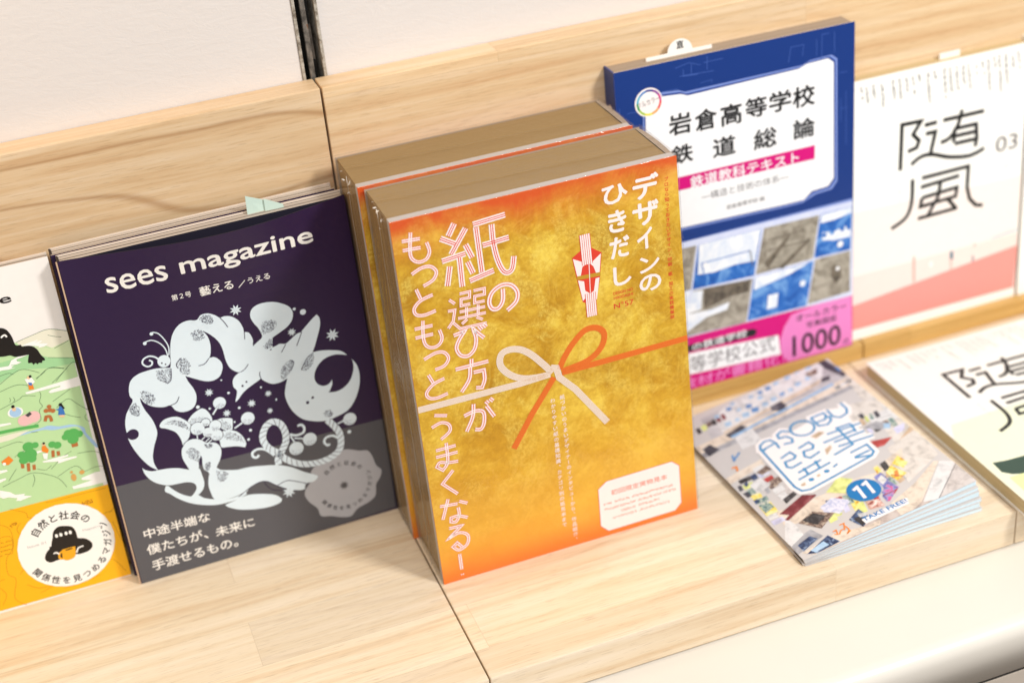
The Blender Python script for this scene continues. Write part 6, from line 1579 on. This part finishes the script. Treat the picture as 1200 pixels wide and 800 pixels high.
bmesh.ops.recalc_face_normals(bm, faces=bm.faces)
so = link('slip_sheet', bm, MATS['slip_white'], tk)
P = Print(9); P.em('black_ink', 0, '直', 53.2, 263.0, 5.6, 0, .02); P.build('slip_lettering', so, lambda c: Wb(c + Vector((0, .0098, 0))))

# standing white book, its neighbour and slip ---------------------------------
suifu, Ws, fs_ = paperback('white_book', 'white book with brush title and pink landscape, standing on the ledge', 'book', (.4787, -.0395, .0150), .00735, .0317, .148, .210, .0125,
    MATS['suifu_cover'], pg_cream, art='suifu')
paperback('white_book', 'plain white book edge beside the pink landscape book, cut by the frame', 'book', (.6292, -.0392, .0150), .004, .0317, .148, .212, .0125, MATS['suifu_cover'], pg_cream)
tk2 = empty('sales_slip', 'small white slip sticking up from the book with the pink landscape', 'paper slip', (.4787, -.0395, .0150), .00735)
slab('slip_sheet', tk2, Ws, .0752, .0925, .0060, .0064, .15, .2140, MATS['slip_white'])

# flat white book ----------------------------------------------------------------
def flat_book():
    w, h, t = .148, .210, .0117
    o = empty('white_book', 'white book with brush title and green hill, lying flat on the shelf', 'book', (.4734, -.278, .0), -.002)
    F = lambda c: Vector((c.x, c.z, t + .0001 - c.y))
    slab('page_block', o, F, .001, w - .001, .0006, t - .0006, .001, h - .001, pages('flat_page_edges', '#d8c49a', '#b59d72', 1400, 2, 1.3))
    f = slab('front_cover', o, F, 0, w, 0, .0006, 0, h, MATS['flat_cover'], .00015)
    slab('back_cover', o, F, 0, w, t - .0006, t, 0, h, MATS['flat_cover'], .00015)
    slab('spine', o, F, w - .001, w + .0004, .0001, t - .0001, 0, h, MATS['flat_cover'])
    print_cover('flat', f, F, (148, 210))
flat_book()

# fanned stack of small booklets ---------------------------------------------------
AO = Vector((.31987, -.24828, .0045)); AU = Vector((.99151, .03735, .12456)); AV = Vector((-.03735, .9993, -.00235)); AN = AU.cross(AV).normalized(); AV = AN.cross(AU).normalized()
NB = 6
FR = (0, .13, .33, .46, .68, .82, 1.0)
LABS = ['lowest small booklet in the fanned stack beside the flat white book', 'second booklet from the bottom of the fanned stack', 'third booklet from the bottom of the fanned stack', 'fourth booklet from the bottom of the fanned stack', 'fifth booklet, just under the top one of the fanned stack', 'top booklet of the fanned stack, shop photo cover with blue lettering']
pg_bk = pages('booklet_page_edges', '#f2f7f9', '#aad3e6', 700, 1, 1.2)
rng = random.Random(12)
for i in range(NB):
    w, h = .1325, .182; f1 = FR[i + 1]; f0 = FR[i]
    # each booklet's top plane hinges about the stack's left edge
    ang = math.asin(AU.z) * f1; ang0 = math.asin(AU.z) * f0; z1 = .0045 * f1; z0 = .0045 * f0
    yaw = math.atan2(AU.y, AU.x) - (NB - 1 - i) * .0075 + (rng.uniform(-.009, .006) if i < NB - 1 else 0)
    u = Vector((math.cos(ang) * math.cos(yaw), math.cos(ang) * math.sin(yaw), math.sin(ang))); v = Vector((-math.sin(yaw), math.cos(yaw), 0)); n = u.cross(v).normalized()
    if i == NB - 1: u, v, n = AU, AV, AN
    org = Vector((AO.x + (0 if i == NB - 1 else rng.uniform(-.0008, .0012)), AO.y - (0 if i == NB - 1 else rng.uniform(0, .0016)), z1))
    o = empty('booklet', LABS[i], 'booklet', org, 0, 'small free booklets in a fanned stack')
    o.matrix_world = Matrix(((u.x, -n.x, v.x, org.x), (u.y, -n.y, v.y, org.y), (u.z, -n.z, v.z, org.z), (0, 0, 0, 1)))
    d0, d1 = .00070, max(.0008, w * (math.sin(ang) - math.sin(ang0)) + .00062)
    def wedge(nm, x0, x1, za, zb, top, bot, mat, seg=14):
        bm = bmesh.new(); rows = []
        for k in range(seg + 1):
            x = x0 + (x1 - x0) * k / seg; rows.append([bm.verts.new(c) for c in ((x, top(x / w), za), (x, bot(x / w), za), (x, bot(x / w), zb), (x, top(x / w), zb))])
        for k in range(seg):
            a, b = rows[k], rows[k + 1]
            for j in range(4): bm.faces.new((a[j], a[(j + 1) % 4], b[(j + 1) % 4], b[j]))
        bm.faces.new(rows[0]); bm.faces.new(rows[-1][::-1]); bmesh.ops.recalc_face_normals(bm, faces=bm.faces)
        return link(nm, bm, mat, o)
    thick = lambda s: d0 + (d1 - d0) * s
    cv = wedge('front_cover', 0, w, 0, h, lambda s: 0, lambda s: .00014, MATS['booklet_cover'])
    wedge('page_block', .0006, w - .0004, .0003, h - .0006, lambda s: .00016, lambda s: max(.0004, thick(s) - .00028), pg_bk)
    wedge('back_cover', 0, w, 0, h, lambda s: max(.00042, thick(s) - .00026), lambda s: max(.00055, thick(s) - .00012), MATS['booklet_cover'])
    wedge('spine_print', -.0003, .0002, .0015, .012, lambda s: .00005, lambda s: .0005, MATS['booklet_dark'], 2)
    if i == NB - 1: print_cover('asobu', cv, lambda c: c, (132.5, 182))
bpy.context.view_layer.update()
